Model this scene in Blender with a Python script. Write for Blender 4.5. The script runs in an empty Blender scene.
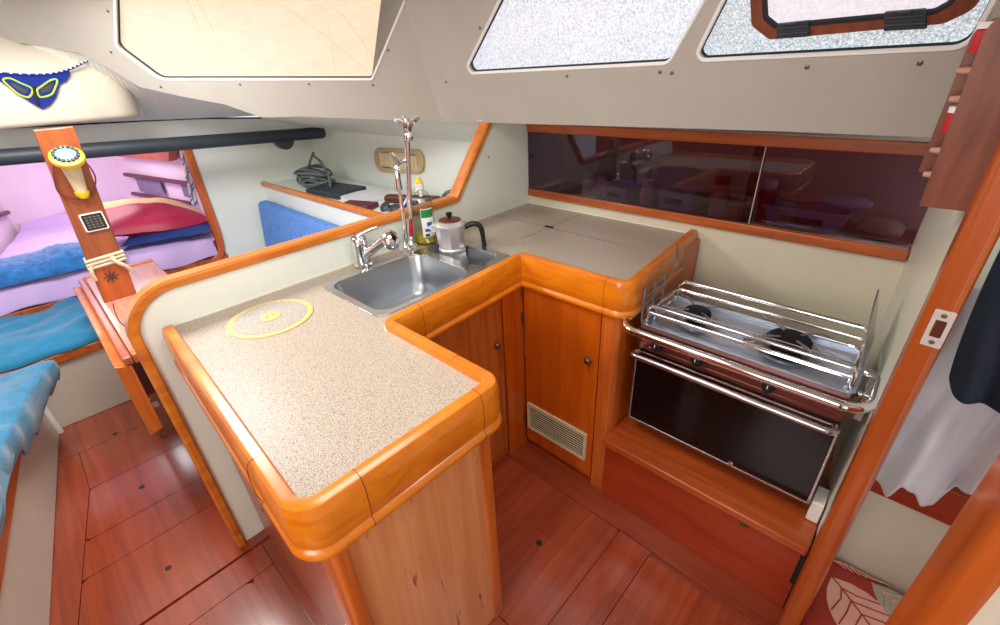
import bpy, bmesh, math, random
from mathutils import Vector, Matrix, noise
V = Vector
rnd = random.Random(7)
PI = math.pi
SC = bpy.context.scene
COL = SC.collection

# ------------------------------------------------------------------ camera
F = 446.567
RM = Matrix(((0.72765857, 0.68431809, -0.04713544),
             (0.29847362, -0.37774863, -0.8764813),
             (-0.61759736, 0.62371045, -0.47912293)))
CAM = V((0, 0, 1.528))
cam = bpy.data.cameras.new('camera')
cam.lens = 36 * F / 1000
cam.sensor_width = 36
cam.clip_start = 0.02
camo = bpy.data.objects.new('camera', cam)
COL.objects.link(camo)
rx, ry, rz = V(RM[0]), V(RM[1]), V(RM[2])
camo.matrix_world = Matrix(((rx.x, -ry.x, -rz.x, CAM.x), (rx.y, -ry.y, -rz.y, CAM.y), (rx.z, -ry.z, -rz.z, CAM.z), (0, 0, 0, 1)))
SC.camera = camo


def ray(u, v):
    return RM.transposed() @ V(((u - 500) / F, (v - 312.5) / F, 1))


def at(u, v, **k):                     # pixel -> point on an axis plane
    (a, c), = k.items()
    i = 'xyz'.index(a)
    d = ray(u, v)
    return CAM + d * ((c - CAM[i]) / d[i])


class Plane:
    def __init__(s, p, n):
        s.p, s.n = V(p), V(n).normalized()
        s.e1 = V((0, 0, 1)).cross(s.n).normalized()
        s.e2 = s.n.cross(s.e1).normalized()

    def px(s, u, v):
        d = ray(u, v)
        return CAM + d * ((s.p - CAM).dot(s.n) / d.dot(s.n))

    def uv(s, w):
        w = V(w) - s.p
        return V((w.dot(s.e1), w.dot(s.e2)))

    def w(s, a, b, c=0):
        return s.p + s.e1 * a + s.e2 * b + s.n * c


# ------------------------------------------------------------------ mesh helpers
class MB:
    def __init__(s):
        s.v, s.f, s.m = [], [], []
        s.cur = 0

    def add(s, verts, faces):
        b = len(s.v)
        s.v += [V(p) for p in verts]
        for f in faces:
            s.f.append([i + b for i in f])
            s.m.append(s.cur)
        return s

    def box(s, x0, x1, y0, y1, z0, z1):
        p = [(x, y, z) for x in (x0, x1) for y in (y0, y1) for z in (z0, z1)]
        return s.add(p, [(0, 1, 3, 2), (4, 6, 7, 5), (0, 4, 5, 1), (2, 3, 7, 6), (0, 2, 6, 4), (1, 5, 7, 3)])

    def obox(s, c, ax, ay, az):        # oriented box from centre and half-axis vectors
        c, ax, ay, az = V(c), V(ax), V(ay), V(az)
        p = [c + ax * i + ay * j + az * k for i in (-1, 1) for j in (-1, 1) for k in (-1, 1)]
        return s.add(p, [(0, 1, 3, 2), (4, 6, 7, 5), (0, 4, 5, 1), (2, 3, 7, 6), (0, 2, 6, 4), (1, 5, 7, 3)])

    def loft(s, rings, closed=True, cap=True, loop=False):
        n = len(rings[0])
        vs = [p for r in rings for p in r]
        fs = []
        R = len(rings)
        for i in range(R if loop else R - 1):
            j = (i + 1) % R
            for k in range(n if closed else n - 1):
                l = (k + 1) % n
                fs.append((i * n + k, i * n + l, j * n + l, j * n + k))
        if cap and closed and not loop:
            fs.append(tuple(range(n - 1, -1, -1)))
            fs.append(tuple((R - 1) * n + k for k in range(n)))
        return s.add(vs, fs)

    def tube(s, pts, r, seg=10, loop=False, sx=1.0):
        pts = [V(p) for p in pts]
        n = len(pts)
        rr = r if isinstance(r, (list, tuple)) else [r] * n
        rings = []
        up = None
        for i, p in enumerate(pts):
            a = pts[(i - 1) % n] if (loop or i > 0) else p
            b = pts[(i + 1) % n] if (loop or i < n - 1) else p
            t = (b - a).normalized()
            if up is None:
                up = V((0, 0, 1)) if abs(t.z) < 0.9 else V((1, 0, 0))
            x = up - t * up.dot(t)
            if x.length < 1e-6:
                x = t.orthogonal()
            x.normalize()
            up = x
            y = t.cross(x)
            rings.append([p + (x * math.cos(q) * sx + y * math.sin(q)) * rr[i] for q in [2 * PI * k / seg for k in range(seg)]])
        return s.loft(rings, True, True, loop)

    def lathe(s, prof, c, axis=(0, 0, 1), seg=24, xdir=None, sy=1.0):
        z = V(axis).normalized()
        x = V(xdir).normalized() if xdir is not None else z.orthogonal().normalized()
        y = z.cross(x)
        c = V(c)
        return s.loft([[c + z * h + (x * math.cos(q) + y * math.sin(q) * sy) * r for q in [2 * PI * (k + .5) / seg for k in range(seg)]] for r, h in prof])

    def poly(s, pl, outer, holes, t0, t1):   # flat panel with holes in a Plane, between offsets t0 (front) and t1 along its normal
        bm = bmesh.new()
        loops = []
        for L in [outer] + list(holes):
            vs = [bm.verts.new((p[0], p[1], 0)) for p in L]
            loops.append(vs)
            for i in range(len(vs)):
                bm.edges.new((vs[i], vs[(i + 1) % len(vs)]))
        bmesh.ops.triangle_fill(bm, use_beauty=True, use_dissolve=False, edges=bm.edges[:])
        bm.verts.index_update()
        n = len(bm.verts)
        flat = [(v.co.x, v.co.y) for v in bm.verts]
        tri = []
        for f in bm.faces:
            ids = [v.index for v in f.verts]
            if f.normal.z < 0:
                ids.reverse()
            tri.append(ids)
        vs = [pl.w(a, b, t0) for a, b in flat] + [pl.w(a, b, t1) for a, b in flat]
        fs = list(tri) + [[i + n for i in reversed(t)] for t in tri]
        for L in loops:
            ix = [v.index for v in L]
            for i in range(len(ix)):
                a, b = ix[i], ix[(i + 1) % len(ix)]
                fs.append((a, b, b + n, a + n))
        bm.free()
        return s.add(vs, fs)

    def build(s, name, mat, parent=None, bev=0, smooth=True, sub=0, seg=3, ang=35, solid=0):
        me = bpy.data.meshes.new(name)
        off = origin(parent)
        me.from_pydata([p - off for p in s.v], [], s.f)
        me.validate()
        bm = bmesh.new()
        bm.from_mesh(me)
        bmesh.ops.recalc_face_normals(bm, faces=bm.faces)
        bm.to_mesh(me)
        bm.free()
        for m in (mat if isinstance(mat, (list, tuple)) else [mat]):
            me.materials.append(m)
        if len(me.polygons) == len(s.m):
            me.polygons.foreach_set('material_index', s.m)
        o = bpy.data.objects.new(name, me)
        COL.objects.link(o)
        if parent:
            o.parent = parent
        if solid:
            q = o.modifiers.new('thickness', 'SOLIDIFY')
            q.thickness = solid
            q.offset = 0
        if bev:
            q = o.modifiers.new('bevel', 'BEVEL')
            q.width = bev
            q.segments = seg
            q.limit_method = 'ANGLE'
            q.angle_limit = math.radians(ang)
        if sub:
            q = o.modifiers.new('sub', 'SUBSURF')
            q.levels = q.render_levels = sub
        if smooth:
            me.polygons.foreach_set('use_smooth', [True] * len(me.polygons))
            if not sub:
                me.set_sharp_from_angle(angle=math.radians(40))
        return o


def origin(o):
    r = V((0, 0, 0))
    while o:
        r += o.location
        o = o.parent
    return r


def tag(o, label=None, cat=None, group=None, kind=None):
    if label: o['label'] = label
    if cat: o['category'] = cat
    if group: o['group'] = group
    if kind: o['kind'] = kind
    return o


def thing(name, loc, label, cat, group=None):
    o = bpy.data.objects.new(name, None)
    o.empty_display_size = .05
    COL.objects.link(o)
    o.location = loc
    return tag(o, label, cat, group)


def struct(o, label=None):
    return tag(o, label, None, None, 'structure')


def fillet(P, r, n=6):
    out = []
    N = len(P)
    rr = r if isinstance(r, (list, tuple)) else [r] * N
    for i in range(N):
        p, a, b = V(P[i]), V(P[i - 1]), V(P[(i + 1) % N])
        d1, d2 = (a - p), (b - p)
        l1, l2 = d1.length, d2.length
        if rr[i] <= 0:
            out.append(p)
            continue
        d1.normalize(); d2.normalize()
        th = d1.angle(d2)
        if th > 3.1:
            out.append(p)
            continue
        t = min(rr[i] / math.tan(th / 2), .48 * l1, .48 * l2)
        r2 = t * math.tan(th / 2)
        c = p + (d1 + d2).normalized() * (r2 / math.sin(th / 2))
        s, e = p + d1 * t - c, p + d2 * t - c
        for k in range(n + 1):
            q = s.lerp(e, k / n)
            out.append(c + q.normalized() * r2)
    return out


def open_fillet(P, r, n=6):
    full = fillet([V(p) for p in P], [0] + list(r) + [0], n)
    return full


def rrect(x0, x1, y0, y1, r, n=6):
    return fillet([(x0, y0), (x1, y0), (x1, y1), (x0, y1)], r, n)


def spline(P, n=8, loop=False):
    P = [V(p) for p in P]
    out = []
    N = len(P)
    for i in range(N if loop else N - 1):
        p0 = P[i - 1] if (loop or i > 0) else P[i] * 2 - P[i + 1]
        p1, p2 = P[i], P[(i + 1) % N]
        p3 = P[(i + 2) % N] if (loop or i + 2 < N) else p2 * 2 - p1
        for k in range(n):
            t = k / n
            out.append(.5 * (2 * p1 + (p2 - p0) * t + (2 * p0 - 5 * p1 + 4 * p2 - p3) * t * t + (3 * p1 - p0 - 3 * p2 + p3) * t ** 3))
    if not loop:
        out.append(P[-1])
    return out


def sweep2(path, prof, closed=False):
    """Rings of a profile (inward offset d, height z) along a plan path, mitred. Inward is to the left of travel."""
    rings = []
    n = len(path)
    for i, p in enumerate(path):
        a = path[i - 1] if i > 0 else None
        b = path[i + 1] if i < n - 1 else None
        d1 = (p - a).normalized() if a is not None else (b - p).normalized()
        d2 = (b - p).normalized() if b is not None else d1
        n1, n2 = V((-d1.y, d1.x)), V((-d2.y, d2.x))
        m = (n1 + n2).normalized()
        k = 1 / max(.35, m.dot(n1))
        rings.append([V((p.x + m.x * k * d, p.y + m.y * k * d, z)) for d, z in prof])
    return rings


def grid(f, nu, nv, u0=0, u1=1, v0=0, v1=1):
    m = MB()
    vs = [f(u0 + (u1 - u0) * i / nu, v0 + (v1 - v0) * j / nv) for j in range(nv + 1) for i in range(nu + 1)]
    fs = [(j * (nu + 1) + i, j * (nu + 1) + i + 1, (j + 1) * (nu + 1) + i + 1, (j + 1) * (nu + 1) + i) for j in range(nv) for i in range(nu)]
    return m.add(vs, fs)


def nz(p, s=1.0, seed=0):
    return noise.noise(V(p) * s + V((seed * 3.7, seed * 1.3, seed * 7.1)))


# ------------------------------------------------------------------ materials
def mat(name):
    m = bpy.data.materials.new(name)
    m.use_nodes = True
    nt = m.node_tree
    return m, nt, nt.nodes['Principled BSDF']


def lin(c):
    return tuple(((x / 255 + .055) / 1.055) ** 2.4 if x > 10 else x / 255 / 12.92 for x in c) + (1,)


def plain(name, c, rough=.5, metal=0, bump=0, bscale=60, coat=0, var=.06, vscale=6, spec=.5, trans=0, alpha=1, sheen=0):
    m, nt, b = mat(name)
    N, L = nt.nodes, nt.links
    tc = N.new('ShaderNodeTexCoord')
    t = N.new('ShaderNodeTexNoise')
    t.inputs['Scale'].default_value = vscale
    t.inputs['Detail'].default_value = 4
    L.new(tc.outputs['Object'], t.inputs['Vector'])
    r = N.new('ShaderNodeValToRGB')
    c = lin(c)
    r.color_ramp.elements[0].position = .3
    r.color_ramp.elements[1].position = .7
    r.color_ramp.elements[0].color = tuple(x * (1 - var) for x in c[:3]) + (1,)
    r.color_ramp.elements[1].color = tuple(min(1, x * (1 + var)) for x in c[:3]) + (1,)
    L.new(t.outputs['Fac'], r.inputs['Fac'])
    L.new(r.outputs['Color'], b.inputs['Base Color'])
    b.inputs['Roughness'].default_value = rough
    b.inputs['Metallic'].default_value = metal
    b.inputs['Coat Weight'].default_value = coat
    b.inputs['Coat Roughness'].default_value = .12
    b.inputs['Specular IOR Level'].default_value = spec
    b.inputs['Transmission Weight'].default_value = trans
    b.inputs['Alpha'].default_value = alpha
    b.inputs['Sheen Weight'].default_value = sheen
    if bump:
        t2 = N.new('ShaderNodeTexNoise')
        t2.inputs['Scale'].default_value = bscale
        t2.inputs['Detail'].default_value = 5
        L.new(tc.outputs['Object'], t2.inputs['Vector'])
        bp = N.new('ShaderNodeBump')
        bp.inputs['Strength'].default_value = bump
        bp.inputs['Distance'].default_value = .01
        L.new(t2.outputs['Fac'], bp.inputs['Height'])
        L.new(bp.outputs['Normal'], b.inputs['Normal'])
    return m


def wood(name, dark, light, grain=(30, 30, 1.6), rough=.32, coat=.3, blotch=.0, plank=None, wear=None):
    m, nt, b = mat(name)
    N, L = nt.nodes, nt.links
    tc = N.new('ShaderNodeTexCoord')
    mp = N.new('ShaderNodeMapping')
    mp.inputs['Scale'].default_value = grain
    L.new(tc.outputs['Object'], mp.inputs['Vector'])
    t = N.new('ShaderNodeTexNoise')
    t.inputs['Scale'].default_value = 1.0
    t.inputs['Detail'].default_value = 6
    t.inputs['Roughness'].default_value = .62
    t.inputs['Distortion'].default_value = .6
    L.new(mp.outputs['Vector'], t.inputs['Vector'])
    r = N.new('ShaderNodeValToRGB')
    r.color_ramp.elements[0].position = .32
    r.color_ramp.elements[1].position = .68
    r.color_ramp.elements[0].color = lin(dark)
    r.color_ramp.elements[1].color = lin(light)
    L.new(t.outputs['Fac'], r.inputs['Fac'])
    out = r.outputs['Color']
    if plank:                               # boards of slightly different tone: (board size x, y)
        mp2 = N.new('ShaderNodeMapping')
        mp2.inputs['Scale'].default_value = plank
        L.new(tc.outputs['Object'], mp2.inputs['Vector'])
        br = N.new('ShaderNodeTexBrick')
        br.inputs['Scale'].default_value = 1
        br.inputs['Mortar Size'].default_value = .0
        br.inputs['Brick Width'].default_value = 1
        br.inputs['Row Height'].default_value = 1
        br.inputs['Color1'].default_value = (.75, .72, .7, 1)
        br.inputs['Color2'].default_value = (1.12, 1.08, 1.05, 1)
        L.new(mp2.outputs['Vector'], br.inputs['Vector'])
        mx = N.new('ShaderNodeMix')
        mx.data_type = 'RGBA'
        mx.blend_type = 'MULTIPLY'
        mx.inputs[0].default_value = .55
        L.new(out, mx.inputs[6])
        L.new(br.outputs['Color'], mx.inputs[7])
        out = mx.outputs[2]
    if wear:                                # dark nicks: (scale vec, colour, threshold)
        mp3 = N.new('ShaderNodeMapping')
        mp3.inputs['Scale'].default_value = wear[0]
        L.new(tc.outputs['Object'], mp3.inputs['Vector'])
        w = N.new('ShaderNodeTexNoise')
        w.inputs['Scale'].default_value = 1
        w.inputs['Detail'].default_value = 3
        L.new(mp3.outputs['Vector'], w.inputs['Vector'])
        rr = N.new('ShaderNodeValToRGB')
        rr.color_ramp.elements[0].position = wear[2]
        rr.color_ramp.elements[1].position = wear[2] + .06
        rr.color_ramp.elements[0].color = (0, 0, 0, 1)
        rr.color_ramp.elements[1].color = (1, 1, 1, 1)
        L.new(w.outputs['Fac'], rr.inputs['Fac'])
        mx = N.new('ShaderNodeMix')
        mx.data_type = 'RGBA'
        L.new(rr.outputs['Color'], mx.inputs[0])
        L.new(out, mx.inputs[6])
        mx.inputs[7].default_value = lin(wear[1])
        out = mx.outputs[2]
    L.new(out, b.inputs['Base Color'])
    b.inputs['Roughness'].default_value = rough
    b.inputs['Coat Weight'].default_value = coat
    b.inputs['Coat Roughness'].default_value = .15
    bp = N.new('ShaderNodeBump')
    bp.inputs['Strength'].default_value = .06
    bp.inputs['Distance'].default_value = .004
    L.new(t.outputs['Fac'], bp.inputs['Height'])
    L.new(bp.outputs['Normal'], b.inputs['Normal'])
    return m


def speckle(name, base, pale, dark, scale=520):
    m, nt, b = mat(name)
    N, L = nt.nodes, nt.links
    tc = N.new('ShaderNodeTexCoord')
    cur = None
    base_n = N.new('ShaderNodeRGB')
    base_n.outputs[0].default_value = lin(base)
    cur = base_n.outputs[0]
    for i, (c, sc, th) in enumerate(((pale, scale * .8, .56), (dark, scale, .585), (lin_mid(dark, base), scale * .45, .6))):
        t = N.new('ShaderNodeTexNoise')
        t.inputs['Scale'].default_value = sc
        t.inputs['Detail'].default_value = 2
        mp = N.new('ShaderNodeMapping')
        mp.inputs['Location'].default_value = (i * 3.3, i * 1.7, i * 9.1)
        L.new(tc.outputs['Object'], mp.inputs['Vector'])
        L.new(mp.outputs['Vector'], t.inputs['Vector'])
        r = N.new('ShaderNodeValToRGB')
        r.color_ramp.elements[0].position = th
        r.color_ramp.elements[1].position = th + .03
        r.color_ramp.elements[0].color = (0, 0, 0, 1)
        r.color_ramp.elements[1].color = (1, 1, 1, 1)
        L.new(t.outputs['Fac'], r.inputs['Fac'])
        mx = N.new('ShaderNodeMix')
        mx.data_type = 'RGBA'
        L.new(r.outputs['Color'], mx.inputs[0])
        L.new(cur, mx.inputs[6])
        mx.inputs[7].default_value = lin(c)
        cur = mx.outputs[2]
    L.new(cur, b.inputs['Base Color'])
    b.inputs['Roughness'].default_value = .38
    return m


def lin_mid(a, b):
    return tuple((x + y) / 2 for x, y in zip(a, b))


def cover(name, c1, c2, strength, scale, contrast=(.35, .65), streak=None):
    """daylit woven cover behind a window pane"""
    m, nt, b = mat(name)
    N, L = nt.nodes, nt.links
    tc = N.new('ShaderNodeTexCoord')
    mp = N.new('ShaderNodeMapping')
    mp.inputs['Scale'].default_value = scale
    mp.inputs['Rotation'].default_value = streak or (0, 0, 0)
    L.new(tc.outputs['Object'], mp.inputs['Vector'])
    t = N.new('ShaderNodeTexNoise')
    t.inputs['Scale'].default_value = 1
    t.inputs['Detail'].default_value = 5
    t.inputs['Roughness'].default_value = .7
    L.new(mp.outputs['Vector'], t.inputs['Vector'])
    r = N.new('ShaderNodeValToRGB')
    r.color_ramp.elements[0].position = contrast[0]
    r.color_ramp.elements[1].position = contrast[1]
    r.color_ramp.elements[0].color = lin(c1)
    r.color_ramp.elements[1].color = lin(c2)
    L.new(t.outputs['Fac'], r.inputs['Fac'])
    L.new(r.outputs['Color'], b.inputs['Emission Color'])
    b.inputs['Emission Strength'].default_value = strength
    b.inputs['Base Color'].default_value = (.25, .25, .25, 1)
    b.inputs['Roughness'].default_value = .9
    return m


def glassy(name, tint, gloss=.08, rough=.03):
    m, nt, b = mat(name)
    N, L = nt.nodes, nt.links
    N.remove(b)
    tr = N.new('ShaderNodeBsdfTransparent')
    tr.inputs['Color'].default_value = tint + (1,)
    gl = N.new('ShaderNodeBsdfGlossy')
    gl.inputs['Roughness'].default_value = rough
    fr = N.new('ShaderNodeLayerWeight')
    fr.inputs['Blend'].default_value = .5
    pw = N.new('ShaderNodeMath')
    pw.operation = 'POWER'
    pw.inputs[1].default_value = 4.0
    L.new(fr.outputs['Facing'], pw.inputs[0])
    ad = N.new('ShaderNodeMath')
    ad.operation = 'MULTIPLY_ADD'
    ad.inputs[1].default_value = .6
    ad.inputs[2].default_value = .035 + gloss
    L.new(pw.outputs[0], ad.inputs[0])
    mx = N.new('ShaderNodeMixShader')
    L.new(ad.outputs[0], mx.inputs['Fac'])
    L.new(tr.outputs[0], mx.inputs[1])
    L.new(gl.outputs[0], mx.inputs[2])
    L.new(mx.outputs[0], N['Material Output'].inputs['Surface'])
    return m


M = dict(
    gel=plain('white gelcoat', (222, 222, 206), .38, var=.02),
    partition=plain('white partition laminate', (228, 235, 226), .4, var=.02),
    band=plain('grey beige headliner', (178, 174, 164), .55, var=.03),
    cream=plain('cream headliner', (208, 198, 180), .5, var=.03),
    deck=plain('pale deckhead', (234, 240, 232), .5, var=.03),
    hull=plain('cream hull liner', (212, 204, 180), .45, var=.03),
    rim=plain('window rim edge highlight', (238, 238, 236), .3, var=.01),  # paler than the headliner: light caught on the bevel put into the colour
    base=plain('cream settee base', (200, 192, 176), .5, var=.04),
    pink=plain('cabin lining with pink bounce', (238, 214, 230), .6, var=.03),  # pink light bounced off the bedding is put into the wall colour
    rail=wood('honey teak fiddle', (204, 104, 8), (228, 134, 20), (9, 9, 30), .3, .35, wear=((60, 60, 60), (120, 48, 10), .70)),
    cap=wood('honey teak capping', (184, 96, 20), (222, 134, 42), (30, 3, 30), .32, .3),
    capx=wood('teak trim lengthways', (148, 66, 22), (190, 98, 36), (2.5, 30, 30), .35, .3),
    post=wood('orange teak upright', (172, 78, 24), (212, 112, 40), (30, 30, 2), .32, .3),
    mast=wood('brown orange mast post', (112, 50, 18), (150, 76, 32), (28, 28, 1.6), .35, .3),
    jamb=wood('orange teak jamb', (152, 64, 16), (182, 88, 30), (28, 28, 1.6), .35, .3),
    door=wood('cherry door veneer', (180, 74, 6), (206, 98, 16), (26, 26, 1.5), .3, .3),
    doorw=wood('worn cherry door veneer', (164, 76, 22), (206, 114, 46), (34, 34, 2.2), .36, .2),
    panel=wood('pale worn cherry panel', (204, 126, 76), (226, 156, 106), (24, 24, 1.4), .34, .25, wear=((46, 46, 9), (140, 66, 36), .655)),
    side=wood('reddish side veneer', (150, 74, 48), (184, 100, 70), (24, 24, 1.4), .34, .2),
    floor=wood('red mahogany sole', (130, 50, 26), (158, 70, 40), (1.8, 26, 26), .26, .7, plank=(1.0, 7.5, 1)),
    floor2=wood('red mahogany hatch boards', (132, 50, 26), (160, 72, 42), (26, 1.8, 26), .26, .7, plank=(6.5, 1.2, 1)),
    step=wood('mahogany step', (150, 62, 22), (184, 86, 34), (2, 26, 26), .3, .3),
    riser=wood('dark red riser', (146, 46, 16), (174, 62, 26), (2, 20, 20), .3, .3),
    table=wood('pink brown table top', (176, 112, 92), (206, 146, 124), (2.2, 30, 30), .22, .4),
    dred=plain('dark red panel', (92, 26, 18), .4),
    brownrack=wood('brown rack board', (104, 50, 28), (138, 74, 46), (40, 40, 2.5), .5, .05, wear=((9, 9, 26), (84, 40, 24), .72)),
    maroon=plain('maroon slat', (96, 30, 48), .4),
    counter=speckle('speckled worktop', (176, 162, 148), (214, 200, 180), (84, 76, 74)),
    seam=plain('dark seam', (70, 44, 30), .7),
    whiteseam=plain('white caulk', (226, 222, 210), .5),
    lid=speckle('speckled lid', (176, 170, 160), (200, 192, 180), (84, 80, 80)),
    ring=plain('pale yellow ring', (226, 190, 122), .45),
    steel=plain('brushed steel', (196, 198, 202), .24, 1, var=.04),
    steelin=plain('satin steel basin', (172, 176, 181), .36, 1, var=.05),
    chrome=plain('chrome', (232, 234, 238), .08, 1, var=.01),
    tray=plain('pale steel hob', (206, 216, 230), .3, .9, var=.03),
    alu=plain('cast aluminium', (228, 228, 230), .34, .85, var=.04),
    black=plain('black plastic', (16, 16, 18), .4),
    iron=plain('black burner', (26, 24, 24), .55, .4),
    gasket=plain('dark gasket', (24, 26, 32), .6),
    slate=plain('slate vinyl', (46, 54, 62), .5),
    ovenglass=plain('dark oven glass', (18, 10, 11), .08, 0, spec=.3),
    ovenred=plain('brushed oven fascia', (128, 76, 64), .3, .8),
    smoke=glassy('smoked acrylic', (.52, .40, .50), .02, .02),
    pane=glassy('clear pane', (.96, .97, .97), .0, .02),
    clear=glassy('clear plastic', (.84, .88, .85), .05, .06),
    soap=plain('yellow soap', (226, 202, 30), .15, trans=.3),
    yellow=plain('yellow plastic', (240, 206, 30), .35),
    ivory=plain('ivory plastic', (214, 200, 164), .45),
    tan=plain('tan louvre plate', (190, 164, 122), .5),
    white=plain('white plastic', (236, 234, 226), .4),
    red=plain('red plastic', (190, 30, 30), .4),
    green=plain('green label', (30, 130, 60), .5),
    blue=plain('blue label', (40, 90, 180), .5),
    lcd=plain('dark display', (30, 32, 30), .3, bump=.1, bscale=300),
    brown=plain('brown bakelite', (84, 40, 26), .35),
    brass=plain('aged brass', (126, 102, 66), .4, .8),
    teal=plain('teal cotton', (30, 128, 172), .9, bump=.25, bscale=220, sheen=.3, var=.14, vscale=14),
    teald=plain('teal terry', (44, 122, 162), .95, bump=.5, bscale=160, sheen=.4, var=.2, vscale=30),
    lilac=plain('lilac sheet', (206, 178, 228), .9, bump=.15, bscale=40, var=.08),
    bluefleece=plain('blue fleece', (44, 122, 196), .95, bump=.9, bscale=60, sheen=.5, var=.3, vscale=22),
    crimson=plain('crimson satin', (176, 34, 72), .5, bump=.12, bscale=30, var=.1),
    creamcloth=plain('cream cloth', (226, 196, 144), .85),
    navy=plain('navy cloth', (24, 52, 120), .85, var=.2),
    bluecush=plain('blue cushion weave', (88, 136, 206), .9, bump=.3, bscale=140, var=.16, vscale=40),
    darkcloth=plain('dark navy cloth', (28, 36, 54), .95, bump=.3, bscale=90, var=.2),
    whitecloth=plain('white cotton', (216, 212, 220), .9, bump=.1, bscale=60),
    rope=plain('cream rope', (206, 190, 158), .9, bump=.6, bscale=300),
    cable=plain('grey cable', (92, 104, 104), .5),
    bead=plain('royal blue beads', (24, 50, 150), .35, bump=.8, bscale=420),
    beadg=plain('lime beads', (170, 196, 60), .4),
    beadd=plain('dark beads', (40, 34, 30), .4),
    beadw=plain('white beads', (226, 226, 226), .4),
    leafred=plain('brick red fabric', (150, 44, 34), .9, var=.1),
    leafpink=plain('pale leaf print', (206, 152, 138), .9),
    leafgrey=plain('grey leaf print', (150, 146, 132), .9),
    mesh=plain('grey mesh', (130, 118, 140), .9, bump=.3, bscale=300),
    paper=plain('pale paper', (206, 210, 214), .8),
    bin=plain('pale plastic bin', (200, 206, 226), .4),
    peg=plain('pale wood peg', (206, 160, 140), .6),
    screw=plain('dull screw', (120, 116, 108), .4, .7),
    foldcloth=cover('canvas fold', (222, 184, 144), (232, 196, 156), 1.0, (20, 20, 20)),
    wincream=cover('tan canvas cover', (247, 210, 168), (254, 229, 196), 1.0, (14, 14, 40), (.25, .75)),
    winwhite=cover('white mesh cover', (178, 184, 206), (250, 248, 255), 1.0, (150, 60, 150), (.36, .56), (0, 0, .3)),
    winmesh=cover('fine mesh cover', (120, 140, 154), (246, 250, 255), 1.0, (210, 210, 210), (.36, .6)),
    winport=cover('port cover', (206, 196, 206), (240, 232, 240), 1.0, (160, 40, 160), (.3, .7), (0, .5, .4)),
)

# ------------------------------------------------------------------ dimensions
XD = -1.49        # partition face
YB = 1.76         # hull side behind the galley
ZC = .912         # worktop
XB = -3.45        # forward bulkhead
YF = 1.15         # galley door plane

# ------------------------------------------------------------------ floor
m = MB()
m.box(-3.0, .7, -1.9, 1.75, -.06, -.012)
pl = Plane((0, 0, 0), (0, 0, 1))
pl.e1, pl.e2 = V((1, 0, 0)), V((0, 1, 0))
g = .0014


def slab(x0, x1, y0, y1, mi, r=.004):
    m.cur = mi
    m.poly(pl, rrect(x0 + g, x1 - g, y0 + g, y1 - g, r, 4), [], 0, -.02)


def yl(x):                             # the long joint that follows the slanted settee front
    return -.302 - .17 * (x + 2.28) if x > -2.28 else -.302


def skew(x0, x1, y1, mi, rr=.004):
    m.cur = mi
    m.poly(pl, fillet([(x0 + g, yl(x0) + g), (x1 - g, yl(x1) + g), (x1 - g, y1 - g), (x0 + g, y1 - g)], rr, 4), [], 0, -.02)


slab(-2.95, -2.60, -.6, .5, 0)
skew(-2.60, -2.28, .5, 0)
skew(-2.28, -1.965, .5, 0, .02)
skew(-1.965, -1.775, .5, 0)
skew(-1.775, -1.445, .5, 0, .025)
m.cur = 0
m.poly(pl, [(-2.60 + g, -1.9), (-1.445 - g, -1.9), (-1.445 - g, yl(-1.445) - g), (-2.28, yl(-2.28) - g), (-2.60 + g, yl(-2.6) - g)], [], 0, -.02)
slab(-1.435, -.60, .105, .14, 0)
slab(-1.435, -1.32, -1.9, .105, 0)
slab(-1.32, -.2, -1.2, .03, 0, .03)
slab(-1.32, .7, -1.9, -1.2, 0)
slab(-1.32, -.2, .03, .105, 0)
slab(-.2, .7, -1.2, .46, 0)
slab(-1.05, -.46, .52, 1.035, 1, .015)
slab(-.46, -.335, .105, 1.035, 1)
slab(-.60, -.46, .105, .52, 1)
slab(-.335, .1, .46, 1.015, 1)
slab(-1.05, .1, 1.035, 1.3, 0)
m.cur = 2
for u, v in ((115, 434), (141.8, 487), (168.5, 568), (539, 543)):
    p = at(u, v, z=0)
    m.lathe([(.011, .0005), (.011, .0012), (.008, .0014)], (p.x, p.y, 0), seg=14)
m.cur = 3
floor = m.build('floor', [M['floor'], M['floor2'], M['black'], M['seam']], smooth=False)
struct(floor)

# ------------------------------------------------------------------ partition (white wall with honey cap)
# plan of the top edge on plane x = XD (y,z)
edge = [V((.03, -.01)), V((.03, 1.048)), V((1.275, 1.048)), V((1.50, 1.325))]
plx = Plane((XD, 0, 0), (1, 0, 0))      # e1 = +y, e2 = +z
outl = fillet([(.045, -.01), (.045, 1.04), (1.28, 1.04), (1.52, 1.345), (2.09, 1.345), (2.09, -.01)], [0, .13, .02, 0, 0, 0], 10)
m = MB()
m.poly(plx, outl, [], 0, -.03)
pt = m.build('wall_partition', M['partition'], smooth=False)
struct(pt)
cp = open_fillet([(.06, -.01), (.06, 1.03), (1.272, 1.03), (1.513, 1.335)], [.125, .015], 12)
wv = .026
path = cp
rings = []
for i, p in enumerate(path):
    a = path[max(0, i - 1)]
    b = path[min(len(path) - 1, i + 1)]
    t = (b - a).normalized()
    nn = V((-t.y, t.x))                 # outward (up / toward camera side)
    if i == 0: nn = V((-1, 0))
    ring = []
    for dx, dn in ((.008, -.008), (.013, -.003), (.013, .013), (.006, .020), (-.038, .020), (-.045, .013), (-.045, -.003), (-.040, -.008)):
        q = p + nn * dn
        ring.append(V((XD + dx, q.x, q.y)))
    rings.append(ring)
m = MB()
m.loft(rings)
o = m.build('partition_capping', M['cap'], pt)
m = MB()
m.lathe([(.004, 0), (.003, .002)], at(489, 157, x=XD + .001), (1, 0, 0), 8)
m.build('screw', M['black'], pt)

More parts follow.
